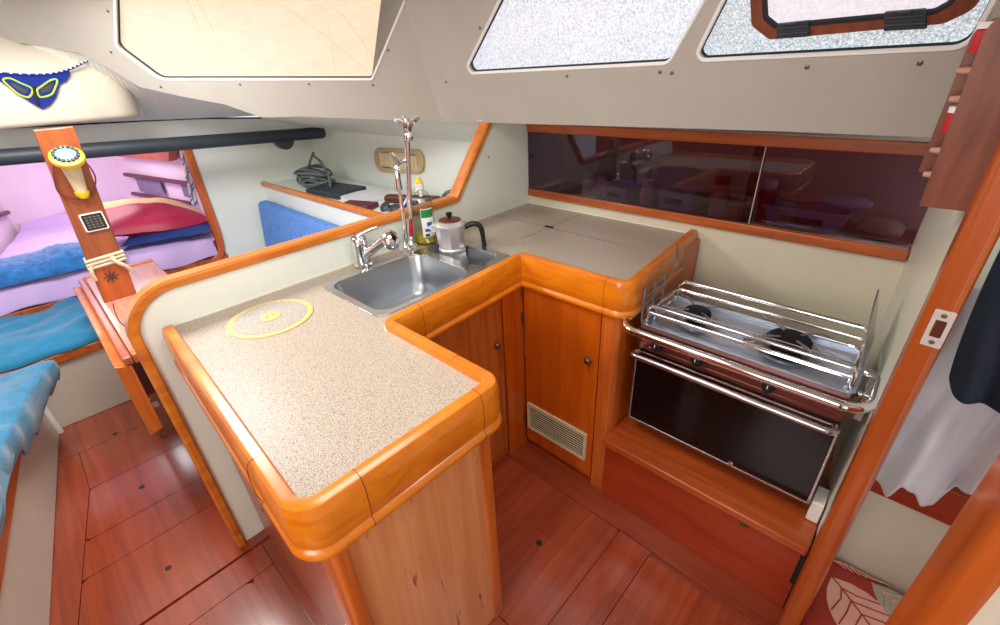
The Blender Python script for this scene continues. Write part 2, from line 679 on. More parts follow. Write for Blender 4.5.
# ------------------------------------------------------------------ hull sides, bulkheads, deckhead
m = MB()
m.box(XD - .03, .14, YB, YB + .03, 0, .965)
m.box(XD - .03, .14, YB + .30, YB + .33, .90, 1.33)
wb = m.build('wall_back', M['hull'], smooth=False)
struct(wb)
# saloon hull side
h0, h1 = V((XB - .02, 1.60)), V((XD - .03, 1.76))
hd = (h1 - h0).normalized()
hn = V((hd.y, -hd.x))
PH = Plane((h0.x, h0.y, 0), (hn.x, hn.y, 0))
m = MB()
L_ = (h1 - h0).length
m.add([PH.w(0, 0), PH.w(0, 1.32), PH.w(L_, 1.32), PH.w(L_, 0)] if PH.e1.dot(V((hd.x, hd.y, 0))) > 0 else
      [PH.w(0, 0), PH.w(0, 1.32), PH.w(-L_, 1.32), PH.w(-L_, 0)], [(0, 1, 2, 3)])
ws = m.build('wall_saloon', M['partition'], smooth=False)
q = ws.modifiers.new('t', 'SOLIDIFY'); q.thickness = .02; q.offset = 0
struct(ws)
# forward bulkhead with opening to the berth
PBk = Plane((XB, 0, 0), (1, 0, 0))
m = MB()
m.poly(PBk, [(.79, 0), (1.75, 0), (1.75, 1.30), (1.25, 1.318), (.9, 1.347), (.4, 1.37), (0, 1.387), (-1.3, 1.36), (-1.3, 1.26), (.79, 1.20)], [], 0, -.03)
wf = m.build('wall_front', M['partition'], smooth=False)
struct(wf)
tp = spline([(.785, 1.22), (.785, .9), (.783, .62), (.76, .50), (.70, .455)], 6)
m = MB()
rings = []
for i, p in enumerate(tp):
    a, b = tp[max(0, i - 1)], tp[min(len(tp) - 1, i + 1)]
    t = (b - a).normalized()
    nn = V((-t.y, t.x))
    rings.append([V((XB + dx, p.x + nn.x * dn, p.y + nn.y * dn)) for dx, dn in ((-.04, -.02), (.02, -.02), (.02, .022), (-.04, .022))])
m.loft(rings)
tr1 = m.build('trim_1', M['post'], bev=.005)
struct(tr1)
# berth front board under the mattress
m = MB()
m.box(XB - .03, XB + .01, -1.2, .80, 0, .482)
o = m.build('trim_2', M['capx'], bev=.006)
struct(o)
# forward cabin lining
c = [V((-3.49, .95, 0)), V((-5.02, .60, 0)), V((-4.95, -.16, 0)), V((-3.49, -.46, 0))]
for i, nm in enumerate(('wall_berth_starboard', 'wall_berth_head', 'wall_berth_port')):
    a, b = c[i], c[i + 1]
    m = MB()
    m.add([a + V((0, 0, .3)), b + V((0, 0, .3)), b + V((0, 0, 1.40)), a + V((0, 0, 1.40))], [(0, 1, 2, 3)])
    o = m.build(nm, M['pink'], smooth=False)
    struct(o)
m = MB()
m.box(-5.1, XB - .03, -.6, 1.1, 1.40, 1.43)
o = m.build('ceiling_berth', M['pink'], smooth=False)
struct(o)

# coachroof: side plane S and forward quarter plane Q, with openings
KS = .40
S = Plane((0, 1.48, 1.32), (0, -1, -KS))
pc = S.px(428, 78)
pa = CAM + ray(165, 80) * 2.05
dd = V((pc.x - pa.x, pc.y - pa.y, 0)).normalized()
nq = V((dd.y, -dd.x, 0))
# keep the quarter panel through both points while leaning inwards
nq = (nq + V((0, 0, -KS)))
k_ = (pc - pa)
nq = nq - k_ * (nq.dot(k_) / k_.length_squared)
Q = Plane(pc, nq)
crd = S.n.cross(Q.n).normalized()
if crd.z < 0: crd.negate()
def crease(z):
    return pc + crd * ((z - pc.z) / crd.z)


def pxl(pln, L):
    return [pln.uv(pln.px(u, v)) for u, v in L]


win2 = fillet(pxl(S, [(464, 73.5), (668, 63), (737, -60), (530, -60)]), [.02, .035, .03, .03], 6)
win3 = fillet(pxl(S, [(694, 60.5), (968, 47), (1030, -70), (754, -60)]), [.02, .03, .03, .03], 6)
win1 = fillet(pxl(Q, [(117, 47), (160, 79), (371, 79), (437, -80), (114, -60)]), [.03, .06, .02, .03, .03], 6)
def son(x, z): return S.uv((x, 1.48 - KS * (z - 1.32), z))
sb = [S.uv(crease(1.318)), son(-1.5, 1.324), son(-.92, 1.333), son(-.36, 1.341), son(.16, 1.342), S.uv(S.px(1100, -180)), S.uv(crease(1.93))]
sb[5] = S.uv((.16, 1.48 - KS * .61, 1.93))
ceil_parts = []
m = MB()
m.poly(S, sb, [win2, win3], 0, -.028)
qcurve = [(-30, 36), (0, 42), (40, 45), (80, 53), (112, 70), (140, 87), (180, 96), (225, 104.5), (246, 112), (262, 117.5), (300, 116.5)]
qb = pxl(Q, qcurve) + [Q.uv(crease(1.318)), Q.uv(crease(1.93)), Q.uv(Q.px(-60, -90))]
m.poly(Q, qb, [win1], 0, -.028)
coach = m.build('ceiling_coachroof', M['band'], smooth=False)
struct(coach)
# screws in the band
ms = []
for i, (u, v) in enumerate(((108, 11), (111, 52), (161, 87), (240, 84.5), (309, 84), (373, 85), (388, 50), (407, 6), (480, 28), (446, 82), (567, 76), (672, 73), (807, 67), (920, 63), (660, 72))):
    pln = Q if u < 428 else S
    m = MB()
    m.lathe([(.0055, 0), (.0055, .0015), (.003, .003)], pln.px(u, v), pln.n, 10)
    m.build('screw', M['screw'], coach)

WIN = []


def window(name, pln, loop, covermat, label):
    m = MB()
    m.poly(pln, loop, [], -.022, -.030)
    o = m.build(name, M['pane'], smooth=False)
    struct(o, label)
    cen = sum((V(p) for p in loop), V((0, 0))) / len(loop)
    big = [cen + (V(p) - cen) * 1.14 for p in loop]
    m = MB()
    m.poly(pln, big, [], -.0335, -.036)
    c_ = m.build('cover', covermat, o, smooth=False)
    m = MB()
    m.tube([pln.w(p[0], p[1], -.018) for p in loop], .0042, 6, True)
    m.build('gasket', M['gasket'], o)
    m = MB()
    m.tube([pln.w(cen[0] + (p[0] - cen[0]) * 1.008, cen[1] + (p[1] - cen[1]) * 1.012, -.001) for p in loop], .0055, 6, True)
    m.build('window_rim', M['rim'], o)
    return o


w1 = window('window_1', Q, win1, M['wincream'], 'forward quarter window covered outside with tan canvas')
w2 = window('window_2', S, win2, M['winwhite'], 'middle side window with white woven cover')
w3 = window('window_3', S, win3, M['winmesh'], 'side window with the wooden framed opening port')
# canvas folds on the tan cover
m = MB()
for L in ([(178, -10), (200, 40), (228, 77)], [(186, -10), (214, 42), (236, 76)], [(280, 8), (318, 35), (366, 74)], [(322, 0), (350, 30), (372, 62)], [(326, 30), (331, 60), (333, 77)]):
    m.tube(spline([Q.px(u, v) - Q.n * .0335 for u, v in L], 5), .0016, 6)
m.build('cover_fold', M['foldcloth'], w1)
# opening port in window 3
po = fillet(pxl(S, [(750, -20), (752, 25), (770, 39), (944, 23), (976, 8), (1000, -40), (760, -60)]), [.01, .02, .02, .03, .03, .03, .03], 5)
pi_ = fillet(pxl(S, [(763, -18), (765, 18), (776, 27), (934, 12.5), (952, 3), (978, -40), (770, -56)]), [.01, .015, .015, .02, .02, .03, .03], 5)
m = MB()
m.poly(S, po, [pi_], .004, -.028)
fr = m.build('port_frame', M['brownrack'], w3, bev=.004, smooth=False)
m = MB()
m.tube([S.w(p[0], p[1], -.002) for p in pi_], .007, 6, True)
m.build('port_gasket', M['gasket'], fr)
m = MB()
m.poly(S, pi_, [], -.012, -.018)
m.build('port_pane', M['winport'], fr, smooth=False)
for a in ((778, 20, 811, 37), (885, 8, 928, 29)):
    m = MB()
    p00, p10, p11, p01 = S.px(a[0] + 1, a[1] + 2.5), S.px(a[2] - 1, a[1] - 1), S.px(a[2], a[3] - 2.5), S.px(a[0], a[3])
    q4 = [S.uv(p) for p in (p00, p10, p11, p01)]
    m.poly(S, q4, [], .012, .003)
    for t in (.3, .7):
        a0, a1 = p00.lerp(p01, t), p10.lerp(p11, t)
        m.tube([a0 + S.n * .012, a1 + S.n * .012], .003, 8)
    m.tube([p00.lerp(p10, .3) + S.n * .013, p00.lerp(p10, .35) + S.n * .018, p00.lerp(p10, .65) + S.n * .018, p00.lerp(p10, .7) + S.n * .013], .003, 6)
    m.build('hinge', M['slate'], fr, bev=.0015)
# main ceiling overhead
m = MB()
m.box(-2.95, .9, -1.9, 1.32, 1.90, 1.93)
o = m.build('ceiling', M['gel'], smooth=False)
struct(o)
# side deck underside outboard of the band
m = MB()
cr = crease(1.318)
pts_a = [V((.14, 1.475, 1.352)), V((XD - .015, 1.475, 1.345)), V((XD - .015, 1.475, 1.338)), V((cr.x, cr.y + .006, 1.332))]
pts_b = [V((.14, 2.12, 1.352)), V((XD - .015, 2.12, 1.345)), V((XD - .015, 1.80, 1.195)), V((cr.x, 1.74, 1.19))]
qs = spline([V(p) for p in reversed(qcurve)], 5)
qn = [Q.px(p.x, p.y) - Q.n * .016 + V((0, 0, .004)) for p in qs]
bulk = []
ya, yb = qn[0].y, qn[-1].y
for p in qn:
    t = (ya - p.y) / (ya - yb)
    y = 1.62 - 1.62 * t
    bulk.append(V((XB - .01, y, 1.19 + .125 * min(1, t * 5) + .07 * t)))
pts_a += qn
pts_b += bulk
n_ = len(pts_a)
fs = [(i, i + 1, n_ + i + 1, n_ + i) for i in range(n_ - 1) if i != 1]
m.add(pts_a + pts_b, fs)
o = m.build('ceiling_sidedeck', M['deck'], smooth=False)
q = o.modifiers.new('t', 'SOLIDIFY'); q.thickness = .01; q.offset = 0
struct(o)
# cream drop box on the deckhead at the left
m = MB()
BX = -3.0
plan = spline([(BX, -1.2), (BX, .15), (BX - .01, .40), (BX - .035, .505), (BX - .12, .56), (BX - .32, .58)], 6)
m.loft([[V((p[0] - dx, p[1], z)) for p in plan] for z, dx in ((1.80, .24), (1.74, .13), (1.69, .06), (1.63, .015), (1.56, .0), (1.50, .0), (1.42, .0), (1.405, .008), (1.398, .022))], closed=False)
m.add([V((p[0] - .022, p[1], 1.398)) for p in plan] + [V((-3.5, -1.2, 1.398))], [tuple(range(len(plan) + 1))])
o = m.build('ceiling_dropbox', M['cream'])
struct(o)
# joint line of the deckhead
m = MB()
m.tube([at(u, v, x=XB + .004) for u, v in ((-20, 129), (60, 125.5), (140, 121), (200, 118.5), (262, 118))], .004, 6)
o = m.build('trim_3', M['gasket'])
struct(o)

# ------------------------------------------------------------------ right hand wall, doorway and wet locker beyond it
m = MB()
m.loft([[V((x, y, 0)), V((x, y, 1.9)), V((x + .035, y, 1.9)), V((x + .035, y, 0))] for x, y in ((.012, 1.79), (.064, 1.122))])
wr = m.build('wall_right', M['gel'], smooth=False)
struct(wr)
m = MB()
ja = fillet([(.058, 1.030), (.100, 1.026), (.112, 1.12), (.058, 1.12)], [.012, .01, 0, 0], 4)
m.loft([[V((p.x, p.y, z)) for p in ja] for z in (-.0, 1.9)])
jm = m.build('door_1', M['jamb'])
struct(jm, 'orange wood door post at the aft end of the stove')
# strike plate
m = MB()
zc = at(938, 329, y=1.028)
dirx = V((.0415, -.0042, 0)).normalized()
PJ = Plane((zc.x, 1.0281, zc.z), V((dirx.y, -dirx.x, 0)))
m.poly(PJ, rrect(-.0145, .0145, -.037, .037, .003), [rrect(-.008, .008, -.017, .017, .002)], .0012, -.0004)
m.cur = 1
for s_ in (-1, 1):
    m.lathe([(.0045, .0012), (.0045, .0018), (.002, .0022)], PJ.w(0, .027 * s_), PJ.n, 10)
m.cur = 2
m.poly(PJ, rrect(-.008, .008, -.017, .017, .002), [], .0008, -.0003)
m.build('strike_plate', [plain('satin plate', (206, 200, 192), .35, .2), M['screw'], M['brown']], jm, smooth=False)
m = MB()
jb = fillet([(.102, .458), (.102, .360), (.17, .360), (.17, .458)], [.014, .014, 0, .01], 5)
m.loft([[V((p.x, p.y, z)) for p in jb] for z in (0, 1.9)])
j2 = m.build('door_2', M['jamb'])
struct(j2, 'orange wood door post closest to the camera')
m = MB()
m.box(.118, .15, -1.6, .362, 0, 1.9)
o = m.build('wall_aft', M['gel'], smooth=False)
struct(o)
# compartment behind the doorway
m = MB()
m.box(.09, .95, 1.40, 1.43, 0, 1.9)
m.box(.93, .95, .2, 1.42, 0, 1.9)
o = m.build('wall_locker', M['gel'], smooth=False)
struct(o)
lk = thing('locker_seat', (.3, 1.36, 0), 'cream locker front with a brown wooden board along its top', 'locker')
m = MB(); m.box(.10, .92, 1.335, 1.395, 0.0, .42)
m.build('locker_front', M['cream'], lk, bev=.004)
m = MB(); m.box(.10, .92, 1.325, 1.395, .42, .53)
m.build('top_board', M['riser'], lk, bev=.004)

# ------------------------------------------------------------------ worktop with wooden fiddle
wt = thing('worktop', (-1.2, .9, ZC), 'U-shaped speckled worktop with honey wooden raised edge', 'worktop')
X0, X1, XI = XD + .003, -.553, -.985
Yn, Yi, Yo = .083, .565, 1.136
fid_plan = [V((X0 + .03, .112)), V((X1, Yn - .002)), V((X1, Yi)), V((-.968, Yi)), V((-1.0, Yo)), V((-.565, Yo)), V((-.615, YB - .005))]
fp = open_fillet(fid_plan, [.058, .045, .004, .004, .055], 8)
prof = [(.032, .885), (.032, .928), (.028, .933), (.012, .934), (.004, .930), (.0, .920), (-.003, .90), (-.003, .86), (.0, .838), (.003, .832), (-.004, .826), (-.006, .818), (-.003, .811), (.004, .809), (.03, .809)]
rg = sweep2(fp, prof)
# rounded free end by the partition
m = MB()
m.loft(rg)
fid = m.build('fiddle', M['rail'], wt)
for (p, nn_) in (((X1, .205), (-1, 0)), ((X1, .49), (-1, 0)), ((-.70, Yi), (0, -1)), ((-.9735, .66), (-1, 0)), ((-.655, Yo), (0, 1)), ((-.74, Yn), (0, 1))):
    m = MB()
    m.tube([V((p[0] + nn_[0] * (d - .0002), p[1] + nn_[1] * (d - .0002), z)) for d, z in prof[1:13]], .0007, 5)
    m.build('joint_line', M['seam'], fid)
inner = sweep2(fp, [(.030, 0)])
inn = [V((r[0].x, r[0].y)) for r in inner]
out = [V((X0, .144))] + inn + [V((-.655, YB - .003)), V((X0, YB - .003))]
out[1] = V((X0 + .03, .143))
pz = Plane((0, 0, ZC), (0, 0, 1)); pz.e1, pz.e2 = V((1, 0, 0)), V((0, 1, 0))
big = rrect(-1.378, -1.060, .576, .952, .05, 6)
sml = rrect(-1.385, -1.085, .992, 1.125, .035, 6)
m = MB()
m.poly(pz, out, [big, sml], 0, -.03)
m.build('worktop_slab', M['counter'], wt, smooth=False)
# white caulk lines
m = MB()
ci = sweep2(fp, [(.033, ZC + .001)])
cl = [r[0] for r in ci]
m.tube([p for p in cl if p.y < Yi + .01 and p.x < -.6 and p.y > .4] , .0022, 6)
m.tube([V((XD + .003, .16, ZC + .001)), V((XD + .003, YB - .004, ZC + .001))], .003, 6)
m.tube([V((XD + .003, YB - .004, ZC + .001)), V((-.66, YB - .004, ZC + .001))], .004, 6)
m.build('caulk', M['whiteseam'], wt)
# ice box lid seams and finger latch
m = MB()
m.tube([V((-1.155, YB - .02, ZC)), V((-1.155, 1.50, ZC)), V((-1.155, 1.30, ZC))], .0009, 6)
m.tube([V((X0 + .02, 1.50, ZC)), V((-.66, 1.485, ZC))], .0009, 6)
m.build('lid_seam', plain('worktop seam', (120, 104, 98), .7), wt)
m = MB()
p = at(549, 227, z=ZC)
m.box(p.x - .022, p.x + .022, p.y - .008, p.y + .008, ZC - .001, ZC + .002)
m.build('finger_latch', M['black'], wt, bev=.001)
# round waste lid
pcx = V((-1.306, .355, ZC))
wl = MB()
wl.cur = 0
wl.lathe([(.118, 0), (.118, .003), (.114, .004), (.103, .004), (.102, .003)], pcx, seg=48)
wo = wl.build('waste_lid', M['ring'], wt)
m = MB(); m.lathe([(.102, .001), (.102, .0045), (.0, .0048)], pcx, seg=48)
m.build('lid_disc', M['lid'], wo)
m = MB(); m.lathe([(.028, .0046), (.028, .0062), (.022, .0075), (.0, .0075)], pcx, seg=28)
for k in range(8):
    a = k * PI / 4
    m.tube([pcx + V((.006 * math.cos(a), .006 * math.sin(a), .0078)), pcx + V((.018 * math.cos(a), .018 * math.sin(a), .0078))], .0018, 6)
m.build('lid_emblem', M['ring'], wo)

# ------------------------------------------------------------------ cabinets under the worktop
pen = thing('peninsula_cabinet', (-1.0, .33, 0), 'peninsula cabinet with pale scuffed wooden end panel and orange corner posts', 'cabinet')
m = MB(); m.box(-.618, -.600, .128, .535, .0, .81)
m.build('end_panel', M['panel'], pen, bev=.002)
m = MB(); m.box(XD + .012, -.62, .138, .155, .0, .87)
m.build('side_panel', M['side'], pen)
m = MB()
cpst = fillet([(-.66, .124), (-.592, .124), (-.592, .160), (-.66, .160)], [0, .022, .004, 0], 5)
m.loft([[V((p.x, p.y, z)) for p in cpst] for z in (0, .815)])
m.build('corner_post', M['post'], pen)
m = MB()
cpst = fillet([(-.64, .510), (-.594, .510), (-.594, .545), (-.64, .545)], [0, .006, .006, 0], 4)
m.loft([[V((p.x, p.y, z)) for p in cpst] for z in (0, .815)])
m.build('corner_post', M['post'], pen)
m = MB(); m.box(-1.02, -.62, .525, .540, .0, .87)
m.build('inner_panel', M['door'], pen)
m = MB(); m.box(-.70, -.694, .120, .1385, .30, .39)
m.tube([V((-.66, .128, .335)), V((-.66, .122, .335)), V((-.66, .122, .365)), V((-.66, .128, .365))], .004, 6)
m.build('catch', M['white'], pen)

sk = thing('sink_cabinet', (-1.2, .85, 0), 'sink cabinet with worn cherry door facing the walkway', 'cabinet')
m = MB(); m.box(-1.05, -1.032, .54, 1.16, 0, .81)
m.build('carcass', M['door'], sk)
m = MB(); m.box(-1.034, -1.018, .565, 1.035, .05, .80)
d = m.build('door', M['doorw'], sk, bev=.003)
m = MB(); m.box(-1.034, -1.016, 1.045, 1.16, .0, .81)
m.build('stile', M['door'], sk, bev=.003)
pk = at(496, 345, x=-1.018)
m = MB(); m.lathe([(.010, 0), (.013, .004), (.013, .012), (.009, .017), (0, .018)], pk, (1, 0, 0), 16)
m.build('knob', M['brass'], d)

gc = thing('corner_cabinet', (-.82, 1.4, 0), 'galley cabinet with orange door and slotted vent beside the stove', 'cabinet')
m = MB()
m.box(-1.02, -.66, YF + .018, YF + .034, 0, .81)
m.box(-.634, -.60, YF + .03, YB - .01, 0, .90)
m.build('carcass', M['door'], gc)
m = MB(); m.box(-1.008, -.668, YF, YF + .018, .03, .803)
d = m.build('door', M['door'], gc, bev=.003)
pk = at(588.7, 360, y=YF)
m = MB(); m.lathe([(.010, 0), (.014, .004), (.014, .012), (.009, .018), (0, .019)], pk, (0, -1, 0), 16)
m.build('knob', M['brass'], d)
for z in (.66, .15):
    m = MB(); m.tube([V((-1.012, YF - .003, z - .025)), V((-1.012, YF - .003, z + .025))], .005, 8)
    m.build('hinge', M['brass'], d)
PVg = Plane((-.845, YF, .178), (0, -1, 0))
m = MB()
m.poly(PVg, rrect(-.152, .152, -.072, .072, .006), [rrect(-.141, .141, -.060, .060, .002)], .006, -.001)
nsl = 9
for k in range(nsl):
    zz = -.056 + .112 * (k + .5) / nsl
    a = PVg.w(0, zz, .002)
    m.obox(a, V((.142, 0, 0)), V((0, -.0040, .0054)), V((0, .0008, .0010)))
m.build('vent_grille', M['ivory'], d, smooth=False)
m = MB(); m.box(-.985, -.705, YF - .0008, YF + .001, .12, .236)
m.build('vent_backing', M['seam'], d)
m = MB()
gp = fillet([(-.662, YF - .004), (-.598, YF - .004), (-.598, YF + .06), (-.662, YF + .06)], [.003, .02, .003, 0], 5)
m.loft([[V((p.x, p.y, z)) for p in gp] for z in (0, .815)])
m.build('corner_post', M['post'], gc)

# ------------------------------------------------------------------ sink
sn = thing('sink', (-1.22, .85, ZC), 'stainless steel double sink set in the speckled worktop', 'sink')
m = MB()
rim = rrect(-1.400, -1.038, .554, 1.146, .045, 6)
m.poly(pz, rim, [rrect(-1.376, -1.062, .578, .950, .048, 6), rrect(-1.383, -1.087, .994, 1.123, .033, 6)], .004, .0005)
m.build('rim', M['steel'], sn, bev=.001)


def basin(x0, x1, y0, y1, r, depth, name, taper=.02):
    m = MB()
    rings = []
    for ins, z in ((-.003, .0035), (.0, .002), (.004, -.008), (taper * .5, -depth * .6), (taper, -depth * .88), (taper + .012, -depth * .97), (taper + .03, -depth)):
        rings.append([V((p.x, p.y, ZC + z)) for p in rrect(x0 + ins, x1 - ins, y0 + ins, y1 - ins, r, 6)])
    n = len(rings[0])
    m.loft(rings, cap=False)
    m.add(rings[-1], [tuple(range(n))])
    return m.build(name, M['steelin'], sn, solid=.0012)


b1 = basin(-1.378, -1.060, .576, .952, .05, .16, 'basin')
b2 = basin(-1.385, -1.085, .992, 1.125, .035, .085, 'half_basin', .012)
m = MB(); m.lathe([(.034, .0), (.034, .003), (.028, .004), (.022, .001), (.0, .001)], (-1.20, .79, ZC - .16), seg=24)
m.build('drain', M['chrome'], b1)

# mixer tap
tb = V((-1.438, .752, ZC + .004))
tp_ = thing('mixer_tap', tb, 'chrome mixer tap behind the large sink basin', 'tap')
m = MB(); m.lathe([(.034, 0), (.034, .005), (.028, .010), (.027, .070), (.029, .075), (.029, .102), (.024, .108), (0, .109)], tb, seg=24)
m.build('tap_body', M['chrome'], tp_)
m = MB()
sp = [tb + V((.012, .0, .035)), tb + V((.05, .025, .068)), tb + V((.095, .052, .104))]
m.tube(sp, [.015, .016, .018], 14)
m.lathe([(.018, 0), (.032, .004), (.037, .014), (.036, .030), (.028, .04), (.012, .043), (0, .043)], sp[2] - V((0, 0, .012)), (.62, .45, .35), 22)
m.build('spray_spout', M['chrome'], tp_)
m = MB()
m.tube([tb + V((0, 0, .105)), tb + V((0, .01, .114)), tb + V((.02, .05, .128)), tb + V((.026, .066, .130))], [.009, .008, .006, .005], 10)
m.build('lever', M['chrome'], tp_)

# steel support pole from worktop to deckhead
pb = V((-1.458, .985, ZC))
ptop = at(408, 124, y=.985)
ptop = V((pb.x + .03, pb.y + .02, 0))
dr = ray(408, 125)
ptop = V((CAM + dr * 2.0))
# keep it upright: same plan position, height where the deckhead meets it
dp = thing('support_pole', pb, 'slim steel support pole between the worktop and the deckhead', 'pole')
# find the height on the side-deck/coachroof above the pole foot
ztop = 1.385
tpv = at(407.5, 122, z=ztop)
m = MB(); m.lathe([(.030, 0), (.030, .003), (.022, .012), (.012, .022), (.011, .03)], pb, seg=22)
m.build('pole_foot', M['chrome'], dp)
pt_top = V((-1.425, 1.02, 1.388))
m = MB(); m.tube([pb + V((0, 0, .02)), pt_top], .0105, 14)
m.build('pole_tube', M['chrome'], dp)
m = MB()
for k in range(3):
    a = 2 * PI * k / 3 + .6
    m.tube([pt_top - V((0, 0, .05)), pt_top + V((.012 * math.cos(a), .012 * math.sin(a), -.02)), pt_top + V((.04 * math.cos(a), .04 * math.sin(a), .0)), pt_top + V((.05 * math.cos(a), .05 * math.sin(a), .0))], [.009, .009, .008, .007], 8)
m.lathe([(.013, 0), (.016, .006), (.016, .02), (.013, .026)], pt_top - V((0, 0, .075)), seg=14)
m.build('pole_bracket', M['chrome'], dp)
# slim drinking water tap
gb = at(406, 249, z=ZC + .001)
gt = thing('drinking_water_tap', gb, 'tall slim chrome tap with a red tag beside the support pole', 'tap')
g_at = lambda u, v: at(u, v, x=gb.x + .004)
m = MB(); m.lathe([(.028, 0), (.028, .003), (.020, .010), (.011, .022), (.010, .03)], gb, seg=20)
m.tube([gb + V((0, 0, .02)), g_at(404, 222), g_at(401, 200), g_at(399, 188)], [.012, .009, .007, .007], 12)
m.build('tap_stem', M['chrome'], gt)
m = MB(); m.tube([g_at(399, 191), g_at(399, 189), g_at(397.5, 178), g_at(397, 170), g_at(397, 166)], [.008, .015, .012, .012, .007], 12)
m.build('tap_head', M['chrome'], gt)
m = MB(); m.tube([g_at(397, 168), g_at(398, 163), g_at(395, 158), g_at(391, 153)], [.006, .009, .008, .005], 10)
m.tube([g_at(398, 164), g_at(402, 161), g_at(405, 160.5)], [.006, .008, .005], 8)
m.build('tap_lever', M['steel'], gt)
m = MB(); p = g_at(409, 227)
m.obox(p + V((.014, 0, 0)), V((.003, .006, 0)), V((.004, -.003, 0)), V((0, .003, .034)))
m.build('red_tag', M['red'], gt, bev=.002)

# washing-up liquid bottle
bo = V((-1.435, 1.045, ZC + .0045))
bt = thing('dish_soap_bottle', bo, 'clear bottle of yellow washing-up liquid with a yellow cap', 'bottle')
xd_ = (1, .35, 0)
BS = 1.30
def bp(L): return [(a * BS, b * BS) for a, b in L]
m = MB(); m.lathe(bp([(.028, 0), (.033, .006), (.033, .05), (.032, .09), (.034, .120), (.032, .140), (.022, .158), (.012, .166), (.011, .170)]), bo, seg=28, sy=.75)
m.build('bottle_body', M['clear'], bt)
m = MB(); m.lathe(bp([(.027, .003), (.0315, .008), (.0315, .034), (0, .035)]), bo, seg=28, sy=.73)
m.build('liquid', M['soap'], bt)
m = MB(); m.lathe(bp([(.013, .168), (.013, .182), (.009, .185)]), bo, seg=16)
m.build('neck', M['white'], bt)
m = MB(); m.lathe(bp([(.011, .184), (.010, .192), (.007, .195), (.007, .200), (0, .201)]), bo, seg=16)
m.build('cap', M['yellow'], bt)
vd = (V((0, 0, 0)) - bo); vd.z = 0; vd.normalize()
a0 = math.atan2(vd.y, vd.x) + .35


def lab(z0, z1, w, r=.0345, da=0):
    f = lambda u, v: bo + V((math.cos(a0 + da + (u - .5) * w) * r * BS, math.sin(a0 + da + (u - .5) * w) * r * BS * .92, (z0 + (z1 - z0) * v) * BS))
    return grid(f, 10, 4)


lb = lab(.028, .115, 1.25).build('label', M['white'], bt)
lab(.088, .112, 1.15, .0352).build('label_green', M['green'], lb)
lab(.062, .074, .5, .0352, .1).build('label_blue', M['blue'], lb)
lab(.045, .054, .6, .0352, -.1).build('label_blue', M['blue'], lb)
lab(.030, .038, .4, .0352, -.2).build('label_dark', M['navy'], lb)

# moka pot standing in the half basin
mb = V((-1.300, 1.066, ZC - .0825))
KM = 1.16
mp_ = thing('moka_pot', mb, 'aluminium stovetop coffee pot with black handle in the small basin', 'coffee pot')
m = MB(); m.lathe([(a * KM, b * KM) for a, b in [(.052, 0), (.054, .004), (.046, .062), (.045, .066)]], mb, seg=10)
m.build('boiler', M['alu'], mp_, bev=.0015)
m = MB(); m.lathe([(a * KM, b * KM) for a, b in [(.047, .064), (.048, .078), (.043, .082), (.053, .155), (.0535, .158), (.050, .158)]], mb, seg=10)
m.tube([mb + V((-.046, -.035, .157)), mb + V((-.060, -.046, .180))], [.011, .017], 8)
m.build('pot_body', M['alu'], mp_, bev=.0015)
m = MB(); m.lathe([(a * KM, b * KM) for a, b in [(.055, .157), (.055, .162), (.045, .170), (.037, .172)]], mb, seg=24)
ld = m.build('lid', M['alu'], mp_)
m = MB(); m.lathe([(a * KM, b * KM) for a, b in [(.038, .171), (.036, .175), (.012, .179), (0, .179)]], mb, seg=24)
m.build('lid_centre', M['brown'], ld)
m = MB(); m.lathe([(a * KM, b * KM) for a, b in [(.006, .178), (.006, .184), (.011, .190), (.011, .196), (.006, .199), (0, .199)]], mb, seg=14)
m.build('lid_knob', M['black'], ld)
hd_ = V((.70, .71, 0)).normalized()
m = MB()
hp = spline([mb + hd_ * a + V((0, 0, b)) for a, b in ((.052, .168), (.085, .180), (.112, .172), (.122, .14), (.126, .085))], 5)
m.tube(hp, [.011] * 8 + [.010] * 8 + [.009] * 5, 10)
m.build('handle', M['black'], mp_)

# ------------------------------------------------------------------ step under the stove
st = thing('step_locker', (-.28, 1.2, 0), 'mahogany step under the oven with a small finger pull', 'step')
m = MB(); m.box(-.598, .055, 1.10, 1.60, .292, .322)
m.build('tread', M['step'], st, bev=.006)
m = MB(); m.box(-.598, .055, 1.128, 1.15, 0, .292)
m.build('riser', M['riser'], st)
m = MB()
q0, q1 = at(797, 553, y=1.127), at(786, 580, y=1.127)
m.box(at(788, 584, y=1.127).x, at(803, 576, y=1.127).x, 1.1265, 1.129, q1.z, q0.z)
m.build('dark_slot', M['black'], st)
m = MB()
pq = at(745, 524, y=1.128)
m.lathe([(.017, 0), (.017, .002), (.012, .0025), (.011, .001), (0, .001)], pq, (0, -1, 0), 18, sy=.7)
m.build('finger_pull', M['brass'], st)

# ------------------------------------------------------------------ stove
SX0, SX1, SY0, SY1 = -.557, .018, 1.205, 1.46
so = thing('stove', ((SX0 + SX1) / 2, (SY0 + SY1) / 2, .325), 'steel two-burner marine stove with dark glass oven door', 'stove')
m = MB(); m.box(SX0 + .005, SX1 - .005, SY0 + .02, SY1, .385, .765)
bd = m.build('stove_body', M['steelin'], so, bev=.003)
